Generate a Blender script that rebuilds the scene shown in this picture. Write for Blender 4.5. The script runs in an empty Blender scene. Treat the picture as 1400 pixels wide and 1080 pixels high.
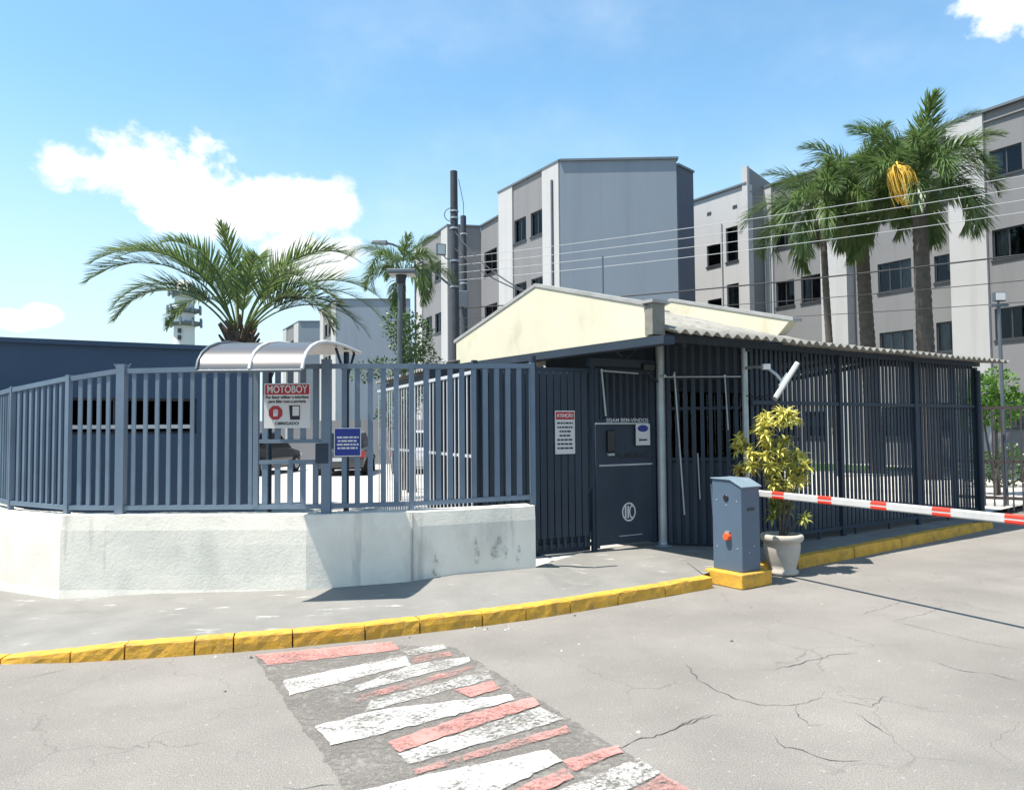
import bpy, bmesh, math, random
from mathutils import Vector, Matrix, noise
R = math.radians
random.seed(7)
S = bpy.context.scene
COL = S.collection

# ------------------------------------------------------------------ camera
cam_d = bpy.data.cameras.new('camera'); cam = bpy.data.objects.new('camera', cam_d); COL.objects.link(cam)
cam_d.sensor_width = 36; cam_d.lens = 27.0; cam_d.clip_end = 3000; cam_d.clip_start = .05
PITCH, ROLL, EYE = math.atan(45/1050), .008, 1.7
f = Vector((0, math.cos(PITCH), math.sin(PITCH))); r0 = Vector((1, 0, 0)); u0 = r0.cross(f)
rr = r0*math.cos(ROLL) - u0*math.sin(ROLL); uu = u0*math.cos(ROLL) + r0*math.sin(ROLL)
cam.matrix_world = Matrix(((rr.x, uu.x, -f.x, 0), (rr.y, uu.y, -f.y, 0), (rr.z, uu.z, -f.z, EYE), (0, 0, 0, 1)))
S.camera = cam

# ------------------------------------------------------------------ sun and sky
LX, LY = .41, .155                       # metres the light travels in x, y for each metre it drops
SUN_EL = math.atan(1/math.hypot(LX, LY))
SUN_AZ = math.atan2(-LX, -LY)           # compass angle from +Y towards +X, of the side the sun stands on
sd = bpy.data.lights.new('sun', 'SUN'); sd.energy = 4.2; sd.angle = R(.53); sd.color = (1, .945, .85)
sun = bpy.data.objects.new('sun', sd); COL.objects.link(sun)
sun.rotation_euler = Vector((LX, LY, -1)).to_track_quat('-Z', 'Y').to_euler()
sun.location = (-8, -5, 25)

W = bpy.data.worlds.new('World'); S.world = W; W.use_nodes = True
nt = W.node_tree; nt.nodes.clear()
def N(t, **k):
    n = nt.nodes.new(t)
    for a, b in k.items(): setattr(n, a, b)
    return n
def ins(sock, v):
    if isinstance(v, bpy.types.NodeSocket): nt.links.new(v, sock)
    else: sock.default_value = v
def M(op, a, b=0.0, c=None, clamp=False):
    n = N('ShaderNodeMath', operation=op); n.use_clamp = clamp
    ins(n.inputs[0], a); ins(n.inputs[1], b)
    if c is not None: ins(n.inputs[2], c)
    return n.outputs[0]
sky = N('ShaderNodeTexSky'); sky.sky_type = 'NISHITA'; sky.sun_disc = False
sky.sun_elevation = SUN_EL; sky.sun_rotation = SUN_AZ; sky.altitude = 900; sky.air_density = 1.0; sky.dust_density = 1.3; sky.ozone_density = 1.6
tint = N('ShaderNodeMix', data_type='RGBA', blend_type='MULTIPLY'); tint.inputs[0].default_value = 1
nt.links.new(sky.outputs[0], tint.inputs[6]); tint.inputs[7].default_value = (.86, 1.11, 1.05, 1)
tc = N('ShaderNodeTexCoord'); sep = N('ShaderNodeSeparateXYZ'); nt.links.new(tc.outputs['Generated'], sep.inputs[0])
X, Y, Z = sep.outputs
az = M('ARCTAN2', X, Y); el = M('ARCSINE', Z)
comb = N('ShaderNodeCombineXYZ'); nt.links.new(az, comb.inputs[0]); nt.links.new(el, comb.inputs[1])
def wnoise(scale, detail, rough, dx=0.0, sy=1.5):
    mp = N('ShaderNodeMapping'); nt.links.new(comb.outputs[0], mp.inputs[0])
    mp.inputs['Location'].default_value = (dx, dx*.7, 0); mp.inputs['Scale'].default_value = (1, sy, 1)
    n = N('ShaderNodeTexNoise'); n.inputs['Scale'].default_value = scale; n.inputs['Detail'].default_value = detail
    n.inputs['Roughness'].default_value = rough; nt.links.new(mp.outputs[0], n.inputs['Vector'])
    return n.outputs['Fac']
n1 = wnoise(15, 10, .60, 0, 1.15); n2 = wnoise(5, 5, .6, 3.3); n3 = wnoise(2.1, 4, .5, 11.7)
def blob(a, e, ra, re):
    dx = M('DIVIDE', M('SUBTRACT', az, R(a)), R(ra)); dy = M('DIVIDE', M('SUBTRACT', el, R(e)), R(re))
    d = M('ADD', M('MULTIPLY', dx, dx), M('MULTIPLY', dy, dy))
    return M('SUBTRACT', 1.0, d)
bl = None
# cumulus banks: azimuth, elevation, half sizes (degrees); those past +-35 degrees carry the same sky on round the place
for b in [(-25.0, 17.3, 4.9, 3.0), (-20.5, 15.4, 6.6, 2.6), (-14.8, 15.6, 4.2, 2.9), (-29.2, 16.8, 2.8, 1.7), (-14.5, 12.6, 4.4, 2.2),
          (33.0, 25.6, 2.8, 3.0), (36.5, 26.5, 4.2, 4.6), (-31.6, 7.4, 1.3, .8), (-33.0, 7.0, 1.5, .7), (-34.8, 6.6, 1.3, .6),
          (75, 20, 14, 6), (-80, 22, 12, 5), (130, 18, 16, 6), (-140, 25, 15, 6), (175, 35, 12, 7)]:
    v = blob(*b); bl = v if bl is None else M('MAXIMUM', bl, v)
bl = M('MAXIMUM', bl, -1.2)
edge = M('ADD', bl, M('MULTIPLY', M('SUBTRACT', n1, .47), 3.6))
mask = N('ShaderNodeMapRange'); mask.interpolation_type = 'SMOOTHSTEP'; nt.links.new(edge, mask.inputs[0])
mask.inputs[1].default_value = .05; mask.inputs[2].default_value = .74
veil = N('ShaderNodeMapRange'); veil.interpolation_type = 'SMOOTHSTEP'; nt.links.new(M('MULTIPLY', n3, n2), veil.inputs[0])
veil.inputs[1].default_value = .22; veil.inputs[2].default_value = .62; veil.inputs[4].default_value = .20
cov = M('MAXIMUM', mask.outputs[0], veil.outputs[0])
ccol = N('ShaderNodeMix', data_type='RGBA'); nt.links.new(M('MULTIPLY_ADD', n2, 1.6, -.30, True), ccol.inputs[0])
ccol.inputs[6].default_value = (3.7, 3.95, 4.3, 1); ccol.inputs[7].default_value = (5.2, 5.25, 5.3, 1)
hz = N('ShaderNodeMapRange'); hz.interpolation_type = 'SMOOTHSTEP'; nt.links.new(el, hz.inputs[0])
hz.inputs[1].default_value = R(-2); hz.inputs[2].default_value = R(25); hz.inputs[3].default_value = .97; hz.inputs[4].default_value = 0
hmix = N('ShaderNodeMix', data_type='RGBA'); nt.links.new(hz.outputs[0], hmix.inputs[0]); nt.links.new(tint.outputs[2], hmix.inputs[6]); hmix.inputs[7].default_value = (3.1, 3.65, 4.1, 1)
mixc = N('ShaderNodeMix', data_type='RGBA'); nt.links.new(cov, mixc.inputs[0]); nt.links.new(hmix.outputs[2], mixc.inputs[6]); nt.links.new(ccol.outputs[2], mixc.inputs[7])
bg = N('ShaderNodeBackground'); bg.inputs[1].default_value = .115; nt.links.new(mixc.outputs[2], bg.inputs[0])
wo = N('ShaderNodeOutputWorld'); nt.links.new(bg.outputs[0], wo.inputs[0])
VS = S.view_settings; VS.view_transform = 'Standard'; VS.look = 'None'; VS.gamma = 1; VS.exposure = 1.2; VS.use_curve_mapping = False
S.cycles.use_denoising = True; S.cycles.max_bounces = 8; S.cycles.transparent_max_bounces = 24

# ------------------------------------------------------------------ materials
MATS = {}
CRAZE = {'asphalt_worn'}
def mat(name, col, rough=.65, var=.12, scale=3.0, bump=0.0, bscale=60.0, metal=0.0, spec=.35, dirt=None, dirt_amt=.5, dirt_scale=(1.5, 1.5, .35), dirt_lo=.5, alpha=None, speck=0.0, streak=None):
    if name in MATS: return MATS[name]
    m = bpy.data.materials.new(name); m.use_nodes = True; t = m.node_tree; t.nodes.clear()
    L = t.links.new
    out = t.nodes.new('ShaderNodeOutputMaterial'); p = t.nodes.new('ShaderNodeBsdfPrincipled')
    p.inputs['Roughness'].default_value = rough; p.inputs['Metallic'].default_value = metal; p.inputs['Specular IOR Level'].default_value = spec
    g = t.nodes.new('ShaderNodeNewGeometry')
    def nz(s, d=4, r=.55, mp=None):
        n = t.nodes.new('ShaderNodeTexNoise'); n.inputs['Scale'].default_value = s; n.inputs['Detail'].default_value = d; n.inputs['Roughness'].default_value = r
        if mp:
            k = t.nodes.new('ShaderNodeMapping'); k.inputs['Scale'].default_value = mp; L(g.outputs['Position'], k.inputs[0]); L(k.outputs[0], n.inputs['Vector'])
        else: L(g.outputs['Position'], n.inputs['Vector'])
        return n.outputs['Fac']
    def ramp(x, lo, hi, a=0.0, b=1.0):
        k = t.nodes.new('ShaderNodeMapRange'); k.inputs[1].default_value = lo; k.inputs[2].default_value = hi; k.inputs[3].default_value = a; k.inputs[4].default_value = b; L(x, k.inputs[0]); return k.outputs[0]
    def mix(fac, a, b, mode='MIX'):
        k = t.nodes.new('ShaderNodeMix'); k.data_type = 'RGBA'; k.blend_type = mode
        for s, v in ((k.inputs[0], fac), (k.inputs[6], a), (k.inputs[7], b)):
            if isinstance(v, bpy.types.NodeSocket): L(v, s)
            else: s.default_value = v
        return k.outputs[2]
    c4 = lambda c: (c[0], c[1], c[2], 1)
    lo = c4([x*(1-var) for x in col]); hi = c4([min(1, x*(1+var)) for x in col])
    c = mix(ramp(nz(scale, 5, .6), .3, .7), lo, hi)
    if speck: c = mix(ramp(nz(120, 3, .8), .38, .62), c, mix(1.0, c, c4((1-speck,)*3), 'MULTIPLY'))
    if dirt is not None:
        c = mix(ramp(nz(1.0, 6, .65, dirt_scale), dirt_lo, dirt_lo+.22, 0, dirt_amt), c, c4(dirt))
    if streak is not None:
        sc, col2, lo2, amt = streak
        c = mix(ramp(nz(1.0, 5, .6, sc), lo2, lo2+.08, 0, amt), c, c4(col2))
    if name in CRAZE:
        wob = t.nodes.new('ShaderNodeTexNoise'); wob.inputs['Scale'].default_value = 3.0; wob.inputs['Detail'].default_value = 6; L(g.outputs['Position'], wob.inputs['Vector'])
        va = t.nodes.new('ShaderNodeVectorMath'); va.operation = 'MULTIPLY_ADD'; L(wob.outputs['Color'], va.inputs[0]); va.inputs[1].default_value = (.55, .55, 0); L(g.outputs['Position'], va.inputs[2])
        vo = t.nodes.new('ShaderNodeTexVoronoi'); vo.feature = 'DISTANCE_TO_EDGE'; vo.inputs['Scale'].default_value = .85; L(va.outputs[0], vo.inputs['Vector'])
        line = ramp(vo.outputs['Distance'], .0015, .0060, 1, 0)
        mk = t.nodes.new('ShaderNodeMath'); mk.operation = 'MULTIPLY'; L(line, mk.inputs[0]); L(ramp(nz(.55, 3, .6), .47, .60, 0, .6), mk.inputs[1])
        c = mix(mk.outputs[0], c, c4((.10, .092, .083)))
    L(c, p.inputs['Base Color'])
    if bump:
        b = t.nodes.new('ShaderNodeBump'); b.inputs['Strength'].default_value = bump; b.inputs['Distance'].default_value = .01
        L(nz(bscale, 4, .65), b.inputs['Height']); L(b.outputs[0], p.inputs['Normal'])
    if alpha is not None:
        al, ascale = alpha
        tr = t.nodes.new('ShaderNodeBsdfTransparent'); ms = t.nodes.new('ShaderNodeMixShader')
        k = t.nodes.new('ShaderNodeMath'); k.operation = 'MULTIPLY_ADD'; L(nz(ascale, 6, .75), k.inputs[0]); k.inputs[1].default_value = .6
        q = t.nodes.new('ShaderNodeMath'); q.operation = 'MULTIPLY'; L(nz(3.2, 3, .6), q.inputs[0]); q.inputs[1].default_value = .4
        L(q.outputs[0], k.inputs[2])
        L(ramp(k.outputs[0], al-.085, al+.085), ms.inputs[0]); L(tr.outputs[0], ms.inputs[1]); L(p.outputs[0], ms.inputs[2]); L(ms.outputs[0], out.inputs[0])
    else: L(p.outputs[0], out.inputs[0])
    MATS[name] = m
    return m
asphalt = mat('asphalt_worn', (.275, .255, .233), .9, .17, .7, .55, 160, speck=.5, dirt=(.165, .155, .142), dirt_amt=.6, dirt_scale=(.55, .8, 1), dirt_lo=.50, streak=((26, 26, 26), (.40, .38, .35), .62, .55))
patch_m = mat('asphalt_dark', (.246, .227, .207), .9, .16, 2.5, .6, 170, speck=.5, alpha=(.50, 22))
walk_m = mat('pavement_concrete', (.215, .208, .193), .88, .14, 1.6, .35, 90, speck=.15, dirt=(.155, .15, .14), dirt_amt=.6, dirt_scale=(1.2, 1.6, 1), streak=((2.2, 7.5, 1), (.48, .48, .46), .63, .75))
yard_m = mat('yard_concrete', (.42, .40, .37), .85, .10, .8, .2, 60, dirt=(.3, .29, .27), dirt_scale=(.4, .4, 1))
grass_m = mat('lawn_green', (.055, .11, .03), .9, .35, 2.0, .6, 90)
earth_m = mat('far_ground', (.12, .13, .07), .95, .3, .05)
wall_m = mat('limewashed_concrete', (.70, .665, .58), .85, .08, 2.0, .35, 35, dirt=(.46, .445, .40), dirt_amt=.7, dirt_scale=(2.2, 2.2, 1.3), dirt_lo=.50, streak=((5.0, 5.0, .45), (.36, .35, .31), .62, .5))
mould_m = mat('mould_stain', (.17, .18, .17), .95, .2, 8, 0, 60, alpha=(.56, 9))
fence_m = mat('slate_blue_paint', (.120, .165, .218), .5, .12, 2.0, .05, 40, spec=.4, dirt=(.085, .12, .165), dirt_amt=.45, dirt_scale=(5, 5, 2), streak=((34, 34, 12), (.13, .085, .06), .69, .7))
lfence_m = mat('sunlit_slate_paint', (.50, .52, .55), .40, .06, 2.0, spec=.5)  # slate paint lightened, full sun put into the colour
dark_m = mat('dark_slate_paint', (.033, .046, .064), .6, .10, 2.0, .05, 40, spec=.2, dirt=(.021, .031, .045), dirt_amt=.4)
navy_m = mat('navy_wall_paint', (.036, .064, .108), .7, .09, .8, .12, 25, dirt=(.04, .065, .11), dirt_scale=(.7, .7, .3))
pipe_m = mat('galvanised_pipe', (.34, .38, .40), .45, .12, 6, metal=.5)
yellow_m = mat('yellow_kerb_paint', (.62, .335, .042), .78, .18, 5, .6, 45, dirt=(.30, .185, .06), dirt_amt=.7, dirt_scale=(9, 9, 11), dirt_lo=.46, streak=((20, 20, 20), (.33, .31, .27), .645, .9))
conc_m = mat('raw_concrete', (.36, .35, .33), .9, .12, 6, .4, 70)
cream_m = mat('cream_plaster', (.58, .54, .41), .85, .06, 1.5, .15, 30, dirt=(.40, .36, .25), dirt_amt=.6, dirt_scale=(2.4, 2.4, 1.6), dirt_lo=.55)
coping_m = mat('grey_coping', (.30, .30, .29), .85, .15, 4, .3, 40)
fibre_m = mat('fibre_cement', (.25, .24, .215), .9, .22, 3.0, .4, 60, dirt=(.09, .085, .075), dirt_amt=.85, dirt_scale=(6, 6, 6), dirt_lo=.50)
panel_m = mat('grey_facade_paint', (.178, .177, .184), .82, .04, .5, .08, 12, dirt=(.135, .13, .13), dirt_amt=.6, dirt_scale=(2.2, 2.2, .12))
front_m = mat('lilac_grey_facade_paint', (.195, .230, .272), .82, .03, .4, .06, 12, dirt=(.155, .185, .225), dirt_amt=.6, dirt_scale=(1.4, 1.4, .09))
pil_m = mat('pale_facade_paint', (.385, .382, .385), .82, .03, .5, .06, 12, dirt=(.30, .292, .282), dirt_amt=.6, dirt_scale=(2.6, 2.6, .14))
flash_m = mat('roof_flashing', (.13, .15, .17), .5, .1, 2, metal=.3)
frame_m = mat('window_frame', (.035, .037, .042), .4, .1, 3, spec=.5)
curt_m = mat('curtain_cloth', (.68, .67, .64), .9, .12, 3)
room_m = mat('dim_room_paint', (.26, .26, .27), .9, .1, 1)
roofdeck_m = mat('roof_deck', (.2, .2, .2), .9, .1, 1)
pole_m = mat('pole_concrete', (.045, .052, .062), .85, .15, 3, .3, 30)
steel_m = mat('lamp_steel', (.11, .13, .15), .5, .1, 3, metal=.4)
black_m = mat('black_plastic', (.012, .012, .014), .4, .1, 3, spec=.5)
cable_m = mat('black_cable', (.03, .03, .033), .6, .1, 3)
wcable_m = mat('pale_cable', (.40, .41, .42), .45, .05, 3)
trunk_m = mat('palm_trunk', (.075, .066, .056), .95, .25, 6, .8, 25)
boot_m = mat('palm_boot', (.10, .07, .05), .95, .3, 9, .6, 40)
stem_m = mat('rachis_green', (.16, .19, .06), .6, .15, 5)
white_m = mat('white_enamel', (.56, .56, .555), .45, .04, 4, spec=.5)
signw_m = mat('sign_white', (.52, .525, .53), .5, .04, 5)
red_m = mat('sign_red', (.33, .022, .032), .5, .06, 5)
arm_red_m = mat('reflective_red', (.62, .045, .025), .4, .08, 5)
blue_m = mat('sign_blue', (.014, .030, .20), .5, .06, 5)
ink_m = mat('sign_ink', (.02, .02, .025), .6, .1, 5)
whitepaint_m = mat('road_white', (.58, .565, .54), .8, .06, 5, .3, 120, alpha=(.475, 48))
whiteworn_m = mat('road_white_worn', (.54, .525, .50), .8, .08, 5, .3, 120, alpha=(.525, 48))
redpaint_m = mat('road_red', (.47, .215, .19), .85, .10, 5, .3, 120, alpha=(.455, 48))
redworn_m = mat('road_red_worn', (.42, .215, .19), .85, .12, 5, .3, 120, alpha=(.52, 48))
crack_m = mat('crack_grey', (.075, .07, .064), .95, .2, 5)  # dark grey of the cracks and a few pebbles
soil_m = mat('potting_soil', (.05, .035, .025), .95, .3, 20)
pot_m = mat('cement_pot', (.42, .385, .33), .85, .10, 5, .3, 50, dirt=(.34, .31, .27), dirt_amt=.5, dirt_scale=(5, 5, 4))
orange_m = mat('orange_plastic', (.70, .10, .03), .45, .1, 4)
coneo_m = mat('traffic_orange', (.85, .22, .02), .5, .08, 4)
rubber_m = mat('tyre_rubber', (.02, .02, .02), .8, .1, 8)
fruit_m = mat('ripe_dates', (.58, .37, .06), .8, .5, 30)

def leafmat(name, a, b, trans=.25, rough=.5, scale=6):
    m = bpy.data.materials.new(name); m.use_nodes = True; t = m.node_tree; t.nodes.clear(); L = t.links.new
    out = t.nodes.new('ShaderNodeOutputMaterial'); p = t.nodes.new('ShaderNodeBsdfPrincipled'); g = t.nodes.new('ShaderNodeNewGeometry')
    n = t.nodes.new('ShaderNodeTexNoise'); n.inputs['Scale'].default_value = scale; n.inputs['Detail'].default_value = 3; L(g.outputs['Position'], n.inputs['Vector'])
    k = t.nodes.new('ShaderNodeMix'); k.data_type = 'RGBA'; k.inputs[6].default_value = (*a, 1); k.inputs[7].default_value = (*b, 1)
    ad = t.nodes.new('ShaderNodeMath'); ad.operation = 'MULTIPLY_ADD'; L(n.outputs['Fac'], ad.inputs[0]); ad.inputs[1].default_value = .9; 
    rn = t.nodes.new('ShaderNodeMath'); rn.operation = 'MULTIPLY_ADD'; L(g.outputs['Random Per Island'], rn.inputs[0]); rn.inputs[1].default_value = .5; rn.inputs[2].default_value = -.2
    L(rn.outputs[0], ad.inputs[2]); ad.use_clamp = True; L(ad.outputs[0], k.inputs[0])
    p.inputs['Roughness'].default_value = rough; p.inputs['Specular IOR Level'].default_value = .45; L(k.outputs[2], p.inputs['Base Color'])
    tr = t.nodes.new('ShaderNodeBsdfTranslucent'); L(k.outputs[2], tr.inputs[0]); ms = t.nodes.new('ShaderNodeMixShader'); ms.inputs[0].default_value = trans
    L(p.outputs[0], ms.inputs[1]); L(tr.outputs[0], ms.inputs[2]); L(ms.outputs[0], out.inputs[0])
    return m
palmL_m = leafmat('date_palm_leaf', (.055, .115, .045), (.20, .26, .07), .35, .36)
palmQ_m = leafmat('queen_palm_leaf', (.055, .11, .045), (.16, .225, .065), .38, .42)
vari_m = leafmat('variegated_leaf', (.44, .44, .07), (.80, .72, .24), .32, .55, 25)
varid_m = leafmat('variegated_leaf_old', (.20, .24, .045), (.46, .44, .10), .3, .5, 25)
bush_m = leafmat('bush_leaf', (.05, .14, .02), (.14, .27, .03), .3, .45)
vine_m = leafmat('vine_leaf', (.03, .075, .02), (.09, .14, .04), .25, .45)

def glassmat(name, tintc, fac):
    m = bpy.data.materials.new(name); m.use_nodes = True; t = m.node_tree; t.nodes.clear(); L = t.links.new
    out = t.nodes.new('ShaderNodeOutputMaterial'); gl = t.nodes.new('ShaderNodeBsdfGlossy'); gl.inputs['Roughness'].default_value = .03; gl.inputs[0].default_value = (.42, .44, .47, 1)
    tr = t.nodes.new('ShaderNodeBsdfTransparent'); tr.inputs[0].default_value = (*tintc, 1)
    fr = t.nodes.new('ShaderNodeFresnel'); fr.inputs[0].default_value = 1.5; ad = t.nodes.new('ShaderNodeMath'); ad.operation = 'ADD'; ad.inputs[1].default_value = fac; L(fr.outputs[0], ad.inputs[0])
    ms = t.nodes.new('ShaderNodeMixShader'); L(ad.outputs[0], ms.inputs[0]); L(tr.outputs[0], ms.inputs[1]); L(gl.outputs[0], ms.inputs[2]); L(ms.outputs[0], out.inputs[0])
    return m
glass_m = glassmat('window_glass', (.62, .66, .68), .0)
cglass_m = glassmat('car_glass', (.10, .11, .12), .06)
poly_m = mat('silver_polycarbonate', (.21, .19, .178), .30, .04, 2, metal=.7, spec=.6)

# ------------------------------------------------------------------ helpers
def tag(o, label=None, cat=None, group=None, kind=None):
    if label: o['label'] = label
    if cat: o['category'] = cat
    if group: o['group'] = group
    if kind: o['kind'] = kind
    return o
def empty(name, loc, label=None, cat=None, group=None, kind=None):
    o = bpy.data.objects.new(name, None); COL.objects.link(o); o.location = loc; o.empty_display_size = .2
    return tag(o, label, cat, group, kind)
ROOTPOS = {}
def wpos(o):
    v = Vector(o.location)
    while o.parent is not None: o = o.parent
    return v
def adopt(o, parent):
    """parent without moving: every mesh is written in world coordinates"""
    o.parent = parent
    o.matrix_parent_inverse = (Matrix.Translation(ROOTPOS.get(parent.name, Vector(parent.location))) if parent.type == 'EMPTY' else parent_matrix(parent)).inverted()
def parent_matrix(p):
    m = p.matrix_basis.copy()
    if p.parent is not None:
        pm = Matrix.Translation(p.parent.location) if p.parent.type == 'EMPTY' else p.parent.matrix_basis
        m = pm @ p.matrix_parent_inverse @ m
    return m
class MB:
    def __init__(s): s.v = []; s.f = []; s.smooth = set()
    def add(s, vs, fs, smooth=False):
        b = len(s.v); s.v += [tuple(x) for x in vs]
        for q in fs:
            if smooth: s.smooth.add(len(s.f))
            s.f.append(tuple(b+i for i in q))
    def hexa(s, p):           # 8 points: bottom 4 ccw, top 4
        s.add(p, [(3, 2, 1, 0), (4, 5, 6, 7), (0, 1, 5, 4), (1, 2, 6, 5), (2, 3, 7, 6), (3, 0, 4, 7)])
    def box(s, x0, x1, y0, y1, z0, z1, T=None):
        p = [(x0, y0, z0), (x1, y0, z0), (x1, y1, z0), (x0, y1, z0), (x0, y0, z1), (x1, y0, z1), (x1, y1, z1), (x0, y1, z1)]
        if T: p = [T(*q) for q in p]
        s.hexa(p)
    def tube(s, pts, rad, n=8, cap=True):
        pts = [Vector(p) for p in pts]; rad = rad if hasattr(rad, '__len__') else [rad]*len(pts)
        rings = []; prev = None
        for i, p in enumerate(pts):
            d = (pts[min(i+1, len(pts)-1)] - pts[max(i-1, 0)]).normalized()
            a = prev if prev is not None else (Vector((0, 0, 1)) if abs(d.z) < .9 else Vector((1, 0, 0)))
            a = (a - d*a.dot(d)).normalized(); b = d.cross(a); prev = a
            rings.append([p + (a*math.cos(6.28318*k/n) + b*math.sin(6.28318*k/n))*rad[i] for k in range(n)])
        vs = [q for r_ in rings for q in r_]
        fs = [(i*n+k, i*n+(k+1) % n, (i+1)*n+(k+1) % n, (i+1)*n+k) for i in range(len(pts)-1) for k in range(n)]
        s.add(vs, fs, True)
        if cap: s.add(rings[0], [tuple(range(n))[::-1]]); s.add(rings[-1], [tuple(range(n))])
    def lathe(s, c, prof, n=24):
        vs = [(c[0]+r_*math.cos(6.28318*k/n), c[1]+r_*math.sin(6.28318*k/n), c[2]+z) for r_, z in prof for k in range(n)]
        s.add(vs, [(i*n+k, i*n+(k+1) % n, (i+1)*n+(k+1) % n, (i+1)*n+k) for i in range(len(prof)-1) for k in range(n)], True)
        s.add(vs[:n], [tuple(range(n))[::-1]]); s.add(vs[-n:], [tuple(range(n))])
    def prism(s, poly, T, o0, o1):   # poly in (a, z); extruded between offsets o0, o1 through T(a, o, z)
        n = len(poly); vs = [T(a, o0, z) for a, z in poly] + [T(a, o1, z) for a, z in poly]
        s.add(vs, [tuple(range(n)), tuple(range(n, 2*n))[::-1]] + [(i, (i+1) % n, n+(i+1) % n, n+i) for i in range(n)])
    def mesh(s, name, m):
        me = bpy.data.meshes.new(name); me.from_pydata(s.v, [], s.f)
        if s.smooth:
            me.polygons.foreach_set('use_smooth', [i in s.smooth for i in range(len(s.f))])
        if m: me.materials.append(m)
        bm = bmesh.new(); bm.from_mesh(me); bmesh.ops.recalc_face_normals(bm, faces=bm.faces); bm.to_mesh(me); bm.free()
        me.update(); return me
    def build(s, name, m, parent=None, label=None, cat=None, group=None, kind=None, bevel=0):
        o = bpy.data.objects.new(name, s.mesh(name, m)); COL.objects.link(o)
        if bevel:
            bv = o.modifiers.new('bevel', 'BEVEL'); bv.width = bevel; bv.segments = 2; bv.limit_method = 'ANGLE'; bv.angle_limit = R(40)
        if parent is not None: adopt(o, parent)
        return tag(o, label, cat, group, kind)
def B(name, m, parent, x0, x1, y0, y1, z0, z1, T=None, bevel=0, **k):
    b = MB(); b.box(x0, x1, y0, y1, z0, z1, T); return b.build(name, m, parent, bevel=bevel, **k)
def V2(p): return Vector((p[0], p[1], 0))
def frame(P0, P1, flip=False):
    """local frame of an upright plane: T(s, o, z); s along P0->P1, o outwards (to the right of travel unless flipped)"""
    a = V2(P0); d = (V2(P1)-a); Lh = d.length; d.normalize(); n = Vector((d.y, -d.x, 0))
    if flip: n = -n
    def T(s, o, z): return a + d*s + n*o + Vector((0, 0, z))
    T.d, T.n, T.L, T.a = d, n, Lh, a
    return T
UNIT = {}
def unit(m):
    if m.name not in UNIT:
        b = MB(); b.box(-.5, .5, -.5, .5, 0, 1); UNIT[m.name] = b.mesh('bar', m)
    return UNIT[m.name]
def bar(name, m, parent, base, sx, sy, h, rz=0):
    o = bpy.data.objects.new(name, unit(m)); COL.objects.link(o)
    o.location = base; o.scale = (sx, sy, h); o.rotation_euler = (0, 0, rz)
    adopt(o, parent); return o
def text(body, size, T, s, o, z, m, parent, name='lettering', bold=.0, depth=.002, align='CENTER', width=None, label=None):
    cu = bpy.data.curves.new('t', 'FONT'); cu.body = body; cu.size = size; cu.extrude = depth; cu.align_x = align; cu.align_y = 'CENTER'; cu.offset = bold*size
    ob = bpy.data.objects.new('t', cu); COL.objects.link(ob)
    bpy.context.view_layer.update(); dg = bpy.context.evaluated_depsgraph_get()
    me = bpy.data.meshes.new_from_object(ob.evaluated_get(dg)); bpy.data.objects.remove(ob)
    xs = [v.co.x for v in me.vertices]; kx = 1
    if width and xs: kx = width/(max(xs)-min(xs))
    for v in me.vertices:
        c = v.co.copy(); v.co = T(s + c.x*kx, o + c.z, z + c.y)
    me.materials.clear(); me.materials.append(m)
    q = bpy.data.objects.new(name, me); COL.objects.link(q); adopt(q, parent)
    if label: q['label'] = label
    return q
def sheet(name, pts, m, z=None, parent=None, **k):
    b = MB(); b.add([(p[0], p[1], z if z is not None else p[2]) for p in pts], [tuple(range(len(pts)))])
    return b.build(name, m, parent, **k)

# ------------------------------------------------------------------ ground
sheet('ground', [(-400, -200), (400, -200), (400, 600), (-400, 600)], earth_m, -.05, kind='structure')
road = sheet('road', [(-45, -30), (60, -30), (60, 45), (-45, 45)], asphalt, 0, kind='structure')
KERB = [(-9.5, 5.75), (-6.2, 5.70), (-4.6, 5.70), (-3.77, 5.71), (-3.27, 5.73), (-2.90, 5.79), (-2.42, 5.89), (-2.15, 5.96), (-1.73, 6.08), (-1.20, 6.27), (-.78, 6.46), (-.27, 6.68), (.11, 6.87), (.52, 7.12), (1.0, 7.43), (1.52, 7.76), (2.10, 8.16)]
KZ = [.03, .03, .035, .04, .08, .11, .118] + [.12]*20
KERB2 = [(2.45, 8.62), (3.38, 9.19), (4.38, 9.93), (5.38, 10.70), (6.40, 11.48), (7.15, 12.08), (7.85, 12.64)]
WALLB = [(-10.2, 13.2), (-7.4, 10.1), (-5.42, 8.17), (-4.52, 7.72), (-2.04, 7.62), (-1.04, 7.79), (.24, 8.33)]
def inset(pl, d):
    out = []
    for i, p in enumerate(pl):
        a = V2(pl[max(i-1, 0)]); b = V2(pl[min(i+1, len(pl)-1)]); t = (b-a).normalized()
        out.append(V2(p) + Vector((-t.y, t.x, 0))*d)
    return out
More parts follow.
